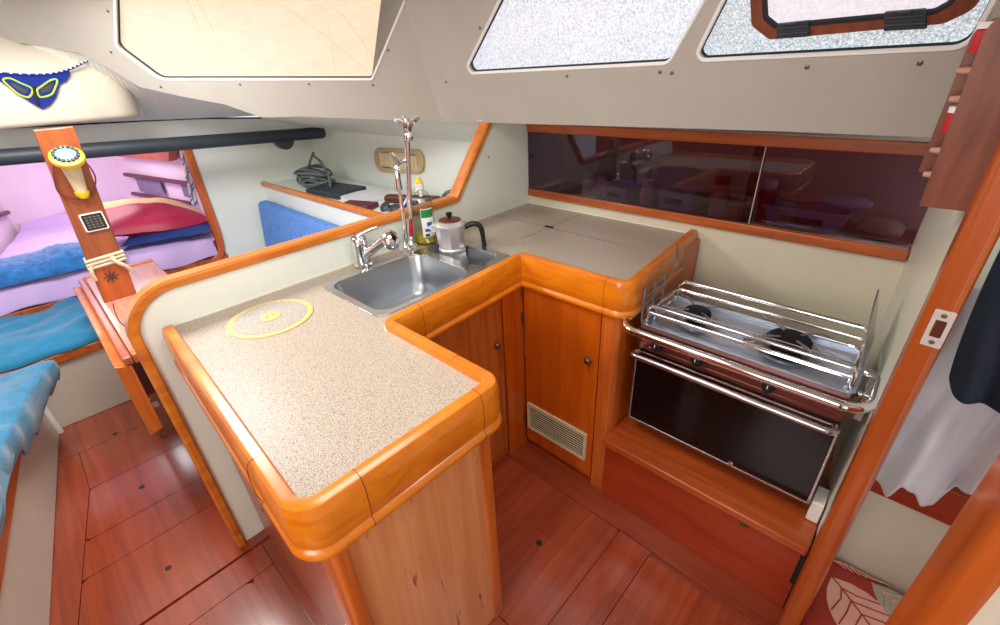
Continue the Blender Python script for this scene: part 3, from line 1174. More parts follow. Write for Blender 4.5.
# front fascia
m = MB(); m.box(SX0, SX1, SY0, SY0 + .02, .69, .768)
m.tube([V((SX0 + .04, SY0 - .001, .748)), V((SX1 - .02, SY0 - .001, .748))], .004, 8)
m.tube([V((SX0 + .04, SY0 - .001, .703)), V((SX1 - .02, SY0 - .001, .703))], .004, 8)
m.build('fascia', M['ovenred'], so, bev=.003)
for u, v in ((657, 347), (697, 361), (769, 386)):
    p = at(u, v, y=SY0 - .012)
    m = MB(); m.lathe([(.019, -.012), (.019, .004), (.017, .012), (.016, .022), (.013, .026), (0, .026)], V((p.x, SY0 - .001, .728)), (0, -1, 0), 18)
    m.box(p.x - .004, p.x + .004, SY0 - .032, SY0 - .02, .712, .744)
    kb = m.build('knob', M['black'], so, bev=.001)
    m = MB(); m.box(p.x - .0012, p.x + .0012, SY0 - .0326, SY0 - .031, .731, .742)
    m.build('knob_mark', M['white'], kb)
# oven door
m = MB()
PO = Plane((0, SY0, .53), (0, -1, 0))
ol = lambda x0, x1, z0, z1, r: rrect(PO.uv((x0, 0, z0)).x, PO.uv((x1, 0, z0)).x, z0 - .53, z1 - .53, r, 4)
m.poly(PO, ol(SX0, SX1, .385, .682, .006), [ol(SX0 + .007, SX1 - .007, .392, .675, .004)], .006, -.018)
od = m.build('oven_door', M['steel'], so, bev=.0015, smooth=False)
m = MB(); m.box(SX0 + .006, SX1 - .006, SY0 - .003, SY0 + .012, .391, .676)
m.build('door_glass', M['ovenglass'], od)
m = MB()
hz_ = .690
hpth = fillet([V((SX0 + .012, SY0 - .004, hz_ - .012)), V((SX0 + .004, SY0 - .055, hz_)), V((SX1 - .004, SY0 - .055, hz_)), V((SX1 - .012, SY0 - .004, hz_ - .012))], [0, .025, .025, 0], 6)
m.tube(hpth, .0095, 12)
m.build('oven_handle', M['steel'], od)
m = MB(); m.lathe([(.008, 0), (.008, .003), (0, .004)], V((-.20, SY0 - .004, .40)), (0, -1, 0), 12)
m.build('door_catch', M['steel'], od)
# hob tray with raised lip
m = MB()
ph = Plane((0, 0, .768), (0, 0, 1)); ph.e1, ph.e2 = V((1, 0, 0)), V((0, 1, 0))
tr = rrect(SX0, SX1, SY0 - .004, SY1, .02, 5)
ti = rrect(SX0 + .010, SX1 - .010, SY0 + .006, SY1 - .010, .015, 5)
m.poly(ph, tr, [ti], .016, 0)
m.poly(ph, rrect(SX0 + .006, SX1 - .006, SY0 + .002, SY1 - .006, .015, 5), [], .004, -.002)
hob = m.build('hob', M['tray'], so, bev=.002)
burn = [(-.43, 1.345, .040), (-.165, 1.345, .056)]
for bx_, by_, br_ in burn:
    m = MB(); m.lathe([(br_ + .026, .772), (br_ + .028, .776), (br_ + .012, .778), (br_ - .004, .774)], (bx_, by_, 0), seg=28)
    bb = m.build('burner', M['steelin'], so)
    m = MB(); m.lathe([(br_ * .8, .774), (br_ * .8, .790), (br_, .793), (br_, .806), (br_ * .9, .812), (br_ * .3, .814), (0, .814)], (bx_, by_, 0), seg=28)
    for k in range(20):
        a = 2 * PI * k / 20
        m.obox((bx_ + br_ * math.cos(a), by_ + br_ * math.sin(a), .800), V((math.cos(a), math.sin(a), 0)) * .002, V((-math.sin(a), math.cos(a), 0)) * .0025, V((0, 0, .006)))
    m.build('burner_cap', M['iron'], bb)
# pan grid: rods over the burners
m = MB()
zg = .822
fr_ = fillet([V((SX0 + .02, SY0 + .055, zg)), V((SX1 - .02, SY0 + .055, zg)), V((SX1 - .02, SY1 - .025, zg)), V((SX0 + .02, SY1 - .025, zg))], .02, 5)
m.tube(fr_, .0055, 10, True)
m.tube([p + V((0, 0, -.03)) for p in fr_], .004, 8, True)
m.tube([V((SX0 + .02, SY0 + .10, zg - .012)), V((SX1 - .02, SY0 + .10, zg - .012))], .004, 8)
for x in (SX0 + .022, SX1 - .022):
    for y in (SY0 + .06, SY1 - .03):
        m.tube([V((x, y, .775)), V((x, y, zg))], .004, 8)
m.build('pan_grid', M['chrome'], so)
m = MB()
for bx_, by_, br_ in burn:
    for k in range(4):
        a = PI / 4 + k * PI / 2
        e = V((bx_ + .125 * math.cos(a) * 1.1, by_ + .125 * math.sin(a), zg - .012))
        i_ = V((bx_ + .03 * math.cos(a), by_ + .03 * math.sin(a), zg - .006))
        m.tube(spline([i_, i_.lerp(e, .45) + V((0, 0, .006)), i_.lerp(e, .8) + V((0, 0, -.004)), e], 4), .003, 8)
    for yy in (-.06, .06):
        m.tube([V((bx_ - .13, by_ + yy, zg - .014)), V((bx_ + .13, by_ + yy, zg - .014))], .003, 8)
m.build('pan_support', M['steelin'], so)
# chrome guard rail across the front
m = MB()
zr = .797
gr = fillet([V((SX0 - .020, SY0 + .10, zr + .008)), V((SX0 - .035, SY0 - .085, zr)), V((SX1 + .036, SY0 - .085, zr)), V((SX1 + .036, SY0 + .08, zr)), V((SX1 + .006, SY0 + .10, zr))], [0, .055, .06, .05, 0], 8)
m.tube(gr, .0125, 14)
m.build('guard_rail', M['chrome'], so)
# front fiddle rail over the hob
m = MB()
ff = [V((SX0 + .015, SY0 + .02, .775)), V((SX0 + .015, SY0 + .02, .842)), V((SX1 - .015, SY0 + .02, .842)), V((SX1 - .015, SY0 + .02, .775))]
m.tube(fillet(ff, [0, .015, .015, 0], 5), .0055, 10)
m.tube([V((SX0 + .015, SY0 + .02, .818)), V((SX1 - .015, SY0 + .02, .818))], .0045, 10)
m.build('front_fiddle', M['chrome'], so)
m = MB()
bf = [V((SX0 + .012, SY1 - .01, .775)), V((SX0 + .012, SY1 - .01, .848)), V((SX1 - .012, SY1 - .01, .848)), V((SX1 - .012, SY1 - .01, .775))]
m.tube(fillet(bf, [0, .03, .03, 0], 5), .007, 10)
m.tube(fillet([p - V((0, 0, .035)) if p.z > .8 else p for p in bf], [0, .03, .03, 0], 5), .0045, 10)
m.build('back_fiddle', M['chrome'], so)
m = MB()
for x in (SX0 - .004,):
    for z in (.79, .815, .84, .865, .888):
        m.tube([V((x, SY0 + .02, z)), V((x, SY0 + .16, z))], .003, 8)
    for y in (SY0 + .02, SY0 + .09, SY0 + .16):
        m.tube([V((x, y, .77)), V((x, y, .90))], .004, 8)
    m.tube(spline([V((x, SY0 + .16, .86)), V((x - .005, SY0 + .25, .90)), V((x, SY1 - .03, .985))], 5), .003, 8)
m.build('side_rack', M['steelin'], so)
m = MB()
fl = [V((.004, 1.27, .816)), V((.012, 1.45, .827)), V((.010, 1.452, .86)), V((-.019, 1.45, .968)), V((-.0185, 1.40, .955)), V((-.019, 1.30, .90)), V((-.008, 1.27, .885))]
fn_ = V((-.98, 0, -.19)).normalized()
PDf = Plane(V((-.004, 1.36, .89)), fn_)
m.poly(PDf, [PDf.uv(p) for p in fl], [], .002, -.002)
df = m.build('side_flap', M['steel'], so, bev=.001)
for y, z in ((1.31, .86), (1.42, .88)):
    m = MB(); m.lathe([(.006, 0), (.006, .003), (0, .004)], PDf.w(*PDf.uv((0, y, z)), .002), fn_, 10)
    m.build('rivet', M['steel'], df)
m = MB(); m.tube([V((SX1 + .002, SY0 + .05, .76)), V((SX1 + .036, SY0 + .05, .76))], .012, 10)
m.box(SX1 + .012, SX1 + .030, SY0 - .01, SY0 + .11, .72, .80)
m.build('gimbal_bracket', M['steel'], so, bev=.003)
m = MB(); m.box(SX0 + .03, SX1 - .03, SY0 + .06, SY1 - .04, .321, .386)
m.build('underframe', M['iron'], so)
m = MB(); m.box(.022, .052, 1.205, 1.28, .325, .40)
m.build('side_mount', M['white'], so, bev=.003)

# ------------------------------------------------------------------ smoked glass locker over the worktop
gl = thing('wall_cabinet', (-.75, YB, .97), 'long wall cabinet with smoked sliding panes in orange wooden frame', 'cabinet')
m = MB()
for z0, z1 in ((.955, .990), (1.258, 1.296)):
    m.box(XD + .012, .012, YB - .022, YB + .012, z0, z1)
frm = m.build('cabinet_frame', M['capx'], gl, bev=.004)
m = MB(); m.box(XD + .012, .02, YB + .0, YB + .298, .958, .966)
m.build('cabinet_shelf', M['side'], gl)
xs_ = at(757, 180, y=YB - .004).x
m = MB(); m.box(XD + .006, xs_ + .004, YB - .007, YB - .003, .985, 1.262)
s1 = m.build('sliding_pane', M['smoke'], gl, smooth=False)
m = MB(); m.box(xs_ - .03, .012, YB + .004, YB + .008, .985, 1.262)
s2 = m.build('sliding_pane', M['smoke'], gl, smooth=False)
m = MB(); m.lathe([(.011, 0), (.011, .004), (.006, .005), (0, .003)], V((XD + .026, YB - .007, 1.145)), (0, -1, 0), 16)
m.build('finger_pull', M['black'], s1)
m = MB(); m.box(xs_ + .004, xs_ + .0065, YB - .008, YB - .002, .985, 1.262)
m.build('pane_edge', plain('pale pane edge', (190, 176, 178), .4), s1)
zs = .9665


def binbox(x, y, w, d_, h, mt, label, group='plastic bins in the smoked cabinet'):
    t = thing('storage_bin', (x, y, zs), label, 'bin', group)
    m = MB()
    rings = []
    for k, z in ((.86, .0), (.88, .004), (1.0, h), (1.04, h), (1.04, h + .006), (.96, h + .006), (.95, h - .002), (.84, .006)):
        rings.append([V((x + (p[0]) * k, y + p[1] * k, zs + z)) for p in rrect(-w / 2, w / 2, -d_ / 2, d_ / 2, .012, 4)])
    m.loft(rings, cap=True)
    m.build('tub', mt, t)
    m = MB(); m.box(x - w * .25, x + w * .25, y - d_ / 2 * .97 - .004, y - d_ / 2 * .9, zs + h * .4, zs + h * .7)
    m.build('grip', M['slate'], t, bev=.002)


binbox(-1.03, 1.89, .13, .16, .065, M['bin'], 'pale blue tub in the smoked cabinet with a dark grip, under the reflected tap')
binbox(-.76, 1.90, .15, .16, .080, M['bin'], 'wide pale tub in the smoked cabinet close to the pane edge')
binbox(-.30, 1.93, .26, .18, .070, M['bin'], 'long low tub behind the second smoked pane')


def jar(x, y, r, h, mt, lidm, label):
    t = thing('storage_jar', (x, y, zs), label, 'jar', 'jars in the smoked cabinet')
    m = MB(); m.lathe([(r * .94, 0), (r, .004), (r, h * .72), (r * .8, h * .82)], (x, y, zs), seg=18)
    m.build('jar_body', mt, t)
    m = MB(); m.lathe([(r * .82, h * .82), (r * .84, h * .84), (r * .84, h), (0, h)], (x, y, zs), seg=18)
    m.build('lid', lidm, t)


jar(-1.20, 1.86, .030, .10, M['white'], M['ivory'], 'white jar left of the pale blue tub in the cabinet')
jar(-1.13, 1.87, .028, .095, M['ivory'], M['white'], 'ivory jar touching the pale blue tub in the cabinet')
jar(-.90, 1.87, .030, .105, M['peg'], M['white'], 'pinkish jar between the two tubs in the cabinet')
jar(-.60, 1.88, .034, .15, M['peg'], M['red'], 'tall pink jar at the right of the wide tub')
jar(-.43, 1.87, .030, .16, M['crimson'], M['white'], 'red jar just behind the edge of the second pane')


def packet(x, y, z, w, d_, h, mt, label, rot=0):
    m = MB()
    f = lambda u, v: None
    rings = []
    for k in range(9):
        t = k / 8
        s_ = math.sin(PI * min(max(t, .04), .96)) ** .45
        rings.append([V((x + (t - .5) * w, y + math.cos(a) * d_ / 2 * (.35 + .65 * s_), z + h / 2 + math.sin(a) * h / 2 * s_ + .006 * nz((t * 3, a, x), 1.5))) for a in [2 * PI * q / 12 for q in range(12)]])
    m.loft(rings)
    o = m.build('food_packet', mt, None)
    tag(o, label, 'packet', 'food packets in the smoked cabinet')


packet(-.33, 1.92, zs + .078, .15, .13, .05, M['peg'], 'pink packet lying on the long low tub')
packet(-.19, 1.92, zs + .078, .13, .12, .045, M['paper'], 'pale packet beside the pink packet on the long tub')
packet(-.08, 1.90, zs, .12, .13, .07, M['ivory'], 'cream packet at the right end of the smoked cabinet')

# ------------------------------------------------------------------ peg rack on the right wall
rk = thing('peg_rack', (.02, 1.3, 1.3), 'brown wooden rack with pale pegs high on the right wall', 'rack')


def rackboard(y, xl0, xl1, zb, zt, t=.014):
    Pb = Plane((0, y, 0), (0, -1, 0))
    pts = fillet([(Pb.uv((xl0, y, zb)).x, zb), (Pb.uv((.062, y, zb)).x, zb), (Pb.uv((.062, y, zt)).x, zt + .015), (Pb.uv((xl1, y, zt)).x, zt)], [.002, 0, 0, .035], 6)
    m = MB(); m.poly(Pb, pts, [], 0, -t)
    return m


pA, pB = at(919, 206, y=1.15), at(985, 22, y=1.15)
rackboard(1.15, pA.x, pB.x + .004, pA.z, pB.z + .01).build('front_board', M['brownrack'], rk, bev=.0015)
pA2, pB2 = at(918, 172, y=1.29), at(970, 28, y=1.29)
rackboard(1.29, pA2.x, pB2.x + .006, pA2.z, pB2.z + .01).build('back_board', M['brownrack'], rk, bev=.0015)
for (u, v) in ((949, 99), (956, 71), (930, 150), (923, 174)):
    p = at(u, v, y=1.222)
    m = MB(); m.tube([V((p.x, 1.222, p.z)), V((p.x + .012, 1.222, p.z)), V((.056, 1.222, p.z - .004))], [.0045, .0062, .006], 10)
    m.build('peg', M['peg'], rk)
m = MB(); m.box(.03, .052, 1.166, 1.288, pA.z + .012, pA.z + .03)
m.build('rail', M['brownrack'], rk)
m = MB(); m.box(.03, .048, 1.166, 1.288, pB.z - .03, pB.z)
m.build('rail', M['brownrack'], rk)
for i, (u, v, mt, nm) in enumerate(((977, 40, M['red'], 'small red tub held in the top of the peg rack'), (949, 122, M['red'], 'small red tub held halfway down the peg rack'))):
    p = at(u, v, y=1.22)
    t = thing('spice_tub', (p.x + .008, 1.225, p.z - .02), nm, 'tub', 'red tubs in the peg rack')
    m = MB(); m.lathe([(.014, 0), (.015, .003), (.015, .034), (.012, .036)], t.location, seg=16)
    m.build('tub', mt, t)
    m = MB(); m.lathe([(.016, .036), (.016, .046), (0, .047)], t.location, seg=16)
    m.build('lid', M['white'], t)

# ------------------------------------------------------------------ clothes and floor cushion in the doorway


def cloth(name, f, nu, nv, mt, label, cat, th=.006, parent=None, sub=1):
    o = grid(f, nu, nv).build(name, mt, parent, solid=th, sub=sub)
    if label: tag(o, label, cat)
    return o


def curve(x, L):
    for (a, p), (b, q) in zip(L, L[1:]):
        if x <= b:
            t = max(0, (x - a) / (b - a))
            t = t * t * (3 - 2 * t)
            return p + (q - p) * t
    return L[-1][1]


HEM = [(.06, .52), (.12, .50), (.135, .475), (.160, .472), (.174, .545), (.20, .52), (.238, .466), (.252, .466), (.266, .575), (.30, .61), (.45, .62)]


def shirt(u, v):
    x = .106 + .30 * u
    y = 1.278 + (.026 * math.sin(x * 52 + v * 1.5) + .012 * math.sin(x * 110 + v * 5)) * (.25 + v * .75) + .016 * nz((u * 5, v * 4, 0), 1)
    return V((x + .012 * math.sin(v * 6 + u * 3) * (1 - v), y, 1.08 + (curve(x, HEM) - 1.08) * v))


cloth('white_garment', shirt, 70, 26, M['whitecloth'], 'white cotton garment hanging with wavy hem inside the doorway', 'clothes')


def jacket(u, v):
    y = 1.185 + .05 * (2 * u - 1) ** 2 * (1 if u < .5 else .2) + (.020 * math.sin(u * 17 + v * 4) + .010 * math.sin(u * 39 - v * 6)) * (.3 + .7 * v)
    x = .130 + .34 * u + .022 * v ** 2
    hem = .862 - .012 * math.sin(u * 9) + .03 * max(0, 1 - u / .06)
    return V((x, y, 1.36 + (hem - 1.36) * v))


cloth('dark_jacket', jacket, 36, 24, M['darkcloth'], 'dark navy jacket hanging over the white garment', 'clothes', .010)
tag_hook = MB(); tag_hook.tube([V((.20, 1.405, 1.36)), V((.20, 1.33, 1.345)), V((.20, 1.22, 1.33)), V((.20, 1.21, 1.345))], .005, 8)
tag_hook.box(.185, .215, 1.392, 1.402, 1.33, 1.39)
tag(tag_hook.build('coat_hook', M['brass']), 'brass coat hook above the dark navy jacket', 'hook')
# cushion with leaf print
m = MB()
def cush(u, v):
    a, b = 2 * u - 1, 2 * v - 1
    e = max(0, (1 - abs(a) ** 3) * (1 - abs(b) ** 3)) ** .35
    return V((.33 + .225 * a, 1.14 + .185 * b, .10 + .035 * e + .004 * nz((u * 6, v * 6, 2), 1)))
g_ = grid(cush, 24, 20)
g_.add([V((x, y, z)) for z in (.004, .105) for x, y in ((.107, .957), (.553, .957), (.553, 1.323), (.107, 1.323))], [(0, 1, 5, 4), (1, 2, 6, 5), (2, 3, 7, 6), (3, 0, 4, 7), (3, 2, 1, 0)])
def on_c(x, y, h=.003):
    u, v = (x - .105) / .45, (y - .955) / .37
    p = cush(min(1, max(0, u)), min(1, max(0, v)))
    return V((x, y, p.z + h))
def leaf(cx, cy, ang, L, W, base, veins):
    ca, sa = math.cos(ang), math.sin(ang)
    T = lambda t, s: (cx + ca * t - sa * s, cy + sa * t + ca * s)
    wf_ = lambda t: W * math.sin(PI * min(1, t / L) ** .8)
    g_.cur = base
    n = 12
    vs, fs = [], []
    for i in range(n + 1):
        t = L * i / n
        for s in (-1, -.5, 0, .5, 1):
            x, y = T(t, wf_(t) * s)
            vs.append(on_c(x, y, .002))
    for i in range(n):
        for j in range(4):
            fs.append((i * 5 + j, i * 5 + j + 1, i * 5 + j + 6, i * 5 + j + 5))
    g_.add(vs, fs)
    g_.cur = veins
    g_.tube([on_c(*T(L * i / 8, 0), .003) for i in range(9)], .002, 5)
    for i in range(1, 8):
        t = L * i / 9
        for s in (-1, 1):
            g_.tube([on_c(*T(t, 0), .003), on_c(*T(t + L * .08, wf_(t) * .5 * s), .003), on_c(*T(min(L, t + L * .16), wf_(min(L, t + L * .16)) * .93 * s), .003)], .0018, 5)
leaf(.135, 1.235, -.75, .34, .085, 1, 0)
leaf(.225, 1.285, -.45, .24, .055, 2, 1)
leaf(.115, 1.30, .15, .16, .022, 0, 1)
leaf(.36, 1.31, -.7, .16, .05, 3, 2)
lc = g_.build('floor_cushion', [M['leafred'], M['leafpink'], M['leafgrey'], M['slate']])
tag(lc, 'red cushion with pale leaf print on the floor in the doorway', 'cushion')

# ------------------------------------------------------------------ saloon: settees
fs_ = thing('settee', (-3.15, -.3, 0), 'low cream settee with teal cover in front of the berth', 'settee')
m = MB(); m.box(-3.42, -2.90, -1.2, .35, 0, .345)
m.build('settee_base', M['base'], fs_, bev=.004)
m = MB(); m.box(-2.93, -2.885, -1.2, .35, .345, .392)
m.build('front_rail', M['capx'], fs_, bev=.006)


def teal1(u, v):
    # v: 0 back .. 1 hem at the front
    y = -1.0 + 1.33 * u
    s = v * .72
    if s < .50:
        x, z = -3.435 + s, .462
        x_ = x
        w = .007 * math.sin(y * 22 + x * 30 + 3 * nz((x * 3, y * 3, 0), 1)) + .022 * nz((x * 9, y * 6, 1), 1) + .009 * abs(nz((x * 14 + y * 3, y * 11, 6), 1))
        z += w - .02 * max(0, (s - .40) / .1) ** 2
        return V((x, y, z))
    t = (s - .50) / .22
    return V((-2.935 + .05 * math.sin(min(1, t * 1.6) * PI / 2) + .006 * math.sin(y * 34), y, .445 - .050 * t))


cov = cloth('seat_cover', teal1, 60, 34, M['teal'], None, None, .006, fs_)
m = MB(); m.box(-3.42, -2.93, -1.2, .34, .345, .435)
m.build('seat_cushion', M['teal'], fs_, bev=.02)

ls = thing('settee', (-2.2, -.7, 0), 'settee draped in rumpled teal towelling beside the cabin sole', 'settee')
m = MB()
b_ = [V((-2.86, -.350)), V((-1.2, -.535)), V((-1.2, -1.2)), V((-2.86, -1.2))]
m.loft([[V((p.x, p.y, z)) for p in b_] for z in (0, .345)])
m.build('settee_base', M['base'], ls, bev=.006)
m = MB()
dv = (b_[1] - b_[0]).normalized(); nv_ = V((-dv.y, dv.x)) * -1
if nv_.y < 0: nv_ = -nv_
m.loft([[V((p.x, p.y, z)) for p in (b_[0] - nv_ * .03, b_[1] - nv_ * .03, b_[1] + nv_ * .012, b_[0] + nv_ * .012)] for z in (.285, .335)])
m.build('front_rail', M['capx'], ls, bev=.005)
m = MB()
m.tube([V((-2.86, -.345, .003)), V((-2.86, -.345, .345))], .014, 10)
m.build('corner_bead', M['partition'], ls)


def lerpl(x, L):
    for (a, p), (b, q) in zip(L, L[1:]):
        if x <= b:
            return p + (q - p) * max(0, (x - a) / (b - a))
    return L[-1][1]


def teal2(u, v):
    # u along the front (forward 0 .. aft 1), v from back 0 to hem 1
    x = -2.66 + 1.5 * u
    yf = lerpl(x, [(-2.66, -.205), (-2.45, -.285), (-2.1, -.385), (-1.78, -.440), (-1.1, -.53)])
    s = v * 1.0
    rp_ = math.sin(u * 62 + 3 * nz((u * 6, 1, 4), 1))
    if s < .7:
        y = yf - .60 + .60 * s / .7
        k = max(0, (s - .45) / .25)
        z = .480 + .018 * nz((x * 5, y * 5, 3), 1) + .010 * math.sin(x * 16 + y * 9) + .004 * k * rp_
        if s > .62: z -= ((s - .62) / .08) ** 2 * .014
        return V((x, y + .003 * k * rp_, z))
    t = (s - .7) / .3
    hem = .345 + .022 * rp_ + .02 * math.sin(u * 17 + 1)
    z0 = .466 + .004 * rp_
    return V((x + .01 * t, yf + .010 * math.sin(t * PI) + .011 * rp_ * (.3 + t * .8) - .022 * t, z0 + (hem - z0) * t))


cloth('seat_cover', teal2, 150, 40, M['teald'], None, None, .008, ls)
m = MB()
b2_ = [V((-2.60, -.32)), V((-1.25, -.50)), V((-1.25, -1.15)), V((-2.60, -1.15))]
m.loft([[V((p.x, p.y, z)) for p in b2_] for z in (.375, .465)])
m.build('seat_cushion', M['teal'], ls, bev=.02)

# ------------------------------------------------------------------ forward berth and bedding
bh = thing('berth', (-4.2, .25, .3), 'forward berth made up with a lilac sheet', 'bed')


def mat_x(y): return -5.0


def lil(u, v):
    # u across (port to starboard), v from head (far) to foot drape at the front board
    s = v
    yl = -.12 - .28 * min(1, s / .8)
    yr = .58 + .34 * min(1, s / .8)
    y = yl + (yr - yl) * u
    if s < .85:
        x = -4.97 + 1.50 * s / .85
        z = .625 + .010 * nz((x * 4, y * 4, 5), 1) + .05 * max(0, .08 - s) / .08
        z -= .02 * max(0, (s - .75) / .1) ** 2
        return V((x, y, z))
    t = (s - .85) / .15
    return V((-3.47 + .035 * math.sin(t * PI / 2) + .006 * math.sin(y * 30 + t), min(y, .74), .605 - .118 * t + .008 * math.sin(y * 21)))


cloth('sheet', lil, 50, 50, M['lilac'], None, None, .006, bh)
m = MB()
m.loft([[V((x, y, z)) for x, y in ((-4.92, -.12), (-4.95, .56), (-3.50, .87), (-3.50, -.41))] for z in (.40, .605)])
m.build('mattress', M['lilac'], bh, bev=.03)


def fleece(u, v):
    y = -.40 + .66 * u
    a = v * PI
    r = .105 * (1 + .10 * math.sin(u * 13) + .12 * nz((u * 7, v * 3, 6), 1))
    k = (1 - .35 * max(0, (u - .85) / .15))
    return V((-3.62 + .04 * u - math.cos(a) * .17, y, .625 + math.sin(a) ** .7 * r * k + .008 * nz((u * 30, v * 12, 0), 1)))


cloth('blanket', fleece, 60, 24, M['bluefleece'], 'fluffy blue blanket rolled along the foot of the berth', 'blanket', .01)


def pillow(name, c, ax, ay, h, mt, label, seed, stripes=None, taper=0):
    c, ax, ay = V(c), V(ax), V(ay)
    up = ax.cross(ay).normalized()
    if up.z < 0: up.negate()
    m = MB()
    n = 18
    for sgn in (1, -1):
        def f(u, v):
            a, b = 2 * u - 1, 2 * v - 1
            e = max(0, (1 - a * a) * (1 - b * b)) ** .62
            pinch = 1 - .08 * (1 - abs(a)) * b * b
            ta = 1 - taper * max(0, a) ** 2
            e *= 1 - .5 * taper * max(0, a) ** 2
            return c + ax * a * (1 - .07 * (1 - b * b) * 0) + ay * b * pinch * ta - V((0, 0, .05)) * taper * max(0, a) ** 2 + up * (sgn * h * e * (1 + .18 * nz((a * 2.5, b * 2.5, sgn), 1, seed)) + .008 * nz((a * 6, b * 3, seed), 1))
        gg = grid(f, n, n)
        if stripes is not None and sgn == 1:
            for i, fc in enumerate(gg.f):
                uu = (fc[0] // (n + 1)) / n
                gg.m[i] = stripes(uu)
        b0 = len(m.v)
        m.v += gg.v
        m.f += [[i + b0 for i in q] for q in gg.f]
        m.m += gg.m
    o = m.build(name, mt, sub=1)
    return tag(o, label, 'pillow', 'pillows stacked on the berth')


pillow('pillow', (-3.64, .56, .665), (.07, .23, .0), (-.17, .06, .0), .045, M['navy'], 'flat navy blue pillow under the crimson one', 1)
pillow('pillow', (-3.74, .50, .775), (.10, .30, -.03), (-.21, .07, .06), .085, [M['crimson'], M['creamcloth'], M['lilac']], 'crimson satin pillow with cream and orange far edge on the berth', 2, lambda t: 0 if t < .54 else (1 if t < .86 else 2), .75)


def lilfold(u, v):
    y = .28 + .46 * u
    a = v * PI
    return V((-3.515 + .035 * math.sin(a) + .05 * (1 - v) * 0, y, .545 + .115 * v + .010 * math.sin(v * 16 + u * 5) + .004 * nz((u * 8, v * 8, 2), 1)))


# forward cabin fittings on the lined side
fa, fb = V((-5.02, .60, 0)), V((-3.45, .95, 0))
fd = (fb - fa).normalized()
fnorm = V((fd.y, -fd.x, 0))
PF = Plane((fa.x, fa.y, 0) + fnorm * .012 if False else V((fa.x, fa.y, 0)) + fnorm * .012, fnorm)
sh = thing('pocket_shelf', PF.px(160, 190), 'mesh storage pocket with two maroon slats on the pink cabin side', 'shelf')
for (a, b) in (((128, 174), (191, 183)), ((136, 193), (195, 203))):
    p, q_ = PF.px(*a), PF.px(*b)
    m = MB(); m.tube([p + fnorm * .02, q_ + fnorm * .02], .017, 8)
    m.build('slat', M['maroon'], sh)
for qd in (((136, 177), (160, 179), (166, 194), (142, 191)), ((181, 181), (189, 183), (193, 198), (186, 196))):
    m = MB(); m.poly(PF, [PF.uv(PF.px(*p)) for p in qd], [], .012, .004)
    m.build('mesh_pocket', M['mesh'], sh, smooth=False)
uc = MB()
uc.poly(PF, [PF.uv(PF.px(*p)) for p in ((122, 155), (178, 160), (178, 142), (150, 142))], [], .06, 0)
tag(uc.build('overhead_shelf', M['jamb'], bev=.006), 'small wooden shelf high in the pink berth cabin', 'shelf')
# dark handle on the port lining
m = MB()
PL = Plane((-4.95, -.16, 0), V((.30, 1.5, 0)).normalized())
m.tube([PL.px(-6, 216) + PL.n * .02, PL.px(4, 213) + PL.n * .02], .016, 8)
tag(m.build('handle_bar', M['maroon']), 'dark maroon bar on the pink lining at the far left', 'bar')
# patterned tie-back curtain by the opening
def curt(u, v):
    p = at(178.5 + 13.5 * v + 6 * u, 145 + 60 * v, x=XB - .06)
    return p + V((.012 * math.sin(u * 9), 0, 0))
ct = grid(curt, 8, 30)
for i in range(len(ct.f)):
    if (i * 7 + (i // 8) * 5) % 9 in (0, 4): ct.m[i] = 1
tag(ct.build('curtain', [M['whitecloth'], M['navy']], solid=.004), 'narrow white and blue patterned curtain by the berth opening', 'curtain')

# ------------------------------------------------------------------ saloon starboard side: shelf, cushion, vent plate
YS = 1.165
sf = thing('side_shelf', (-2.6, 1.4, .88), 'white side shelf with wooden edge full of odds and ends', 'shelf')
m = MB(); m.box(XB + .002, XD - .035, YS + .01, 1.59, .872, .884)
m.build('shelf_board', M['partition'], sf)
m = MB(); m.box(XB + .002, XD - .035, YS + .004, YS + .016, .60, .885)
m.build('shelf_front', M['partition'], sf)
pl0, pl1 = at(263, 187, y=YS), at(378, 213, y=YS)
m = MB(); m.loft([[V((x, YS - .012, z - .018)), V((x, YS - .012, z + .012)), V((x, YS + .018, z + .012)), V((x, YS + .018, z - .018))] for x, z in ((XB + .004, .895), (XD - .04, .915))])
m.build('shelf_edge', M['cap'], sf, bev=.005)
zt = .8845
# blue back cushion
m = MB()
c0, c1 = -3.40, -1.75
m.loft([[V((x, y, z)) for x in (xx,) for y, z in ((1.02, .30), (1.075, .765), (1.09, .79), (1.145, .79), (1.16, .77), (1.13, .30))] for xx in (c0, c1)])
tag(m.build('back_cushion', M['bluecush'], bev=.015), 'blue woven back cushion leaning below the side shelf', 'cushion')
m = MB(); m.box(XB + .01, XD - .05, .86, 1.16, 0, .30)
struct(m.build('settee_base_hidden', M['base']))  # unseen settee base, added to carry the back cushion
# louvred speaker plate on the hull side
def hpt(u, v): return PH.px(u, v)
vp = thing('louvre_plate', PH.px(402, 160), 'tan louvred vent plate on the hull side above the shelf', 'vent')
vc = [PH.uv(hpt(*p)) for p in ((377, 147), (427, 149), (426, 173), (379, 171))]
vo = fillet(vc, .06, 6)
cen = sum((V(p) for p in vc), V((0, 0))) / 4
vi = [cen + V(((p[0] - cen[0]) * .80, (p[1] - cen[1]) * .66)) for p in vo]
m = MB(); m.poly(PH, vo, [vi], .030, .010)
m.build('plate_frame', M['tan'], vp, bev=.004)
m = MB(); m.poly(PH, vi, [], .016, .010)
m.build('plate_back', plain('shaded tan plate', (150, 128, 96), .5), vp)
m = MB()
vcx = V(((min(p[0] for p in vi) + max(p[0] for p in vi)) / 2, (min(p[1] for p in vi) + max(p[1] for p in vi)) / 2))
m.poly(PH, rrect(vcx[0] - .085, vcx[0] + .085, vcx[1] - .05, vcx[1] + .05, .015), [], .024, .012)
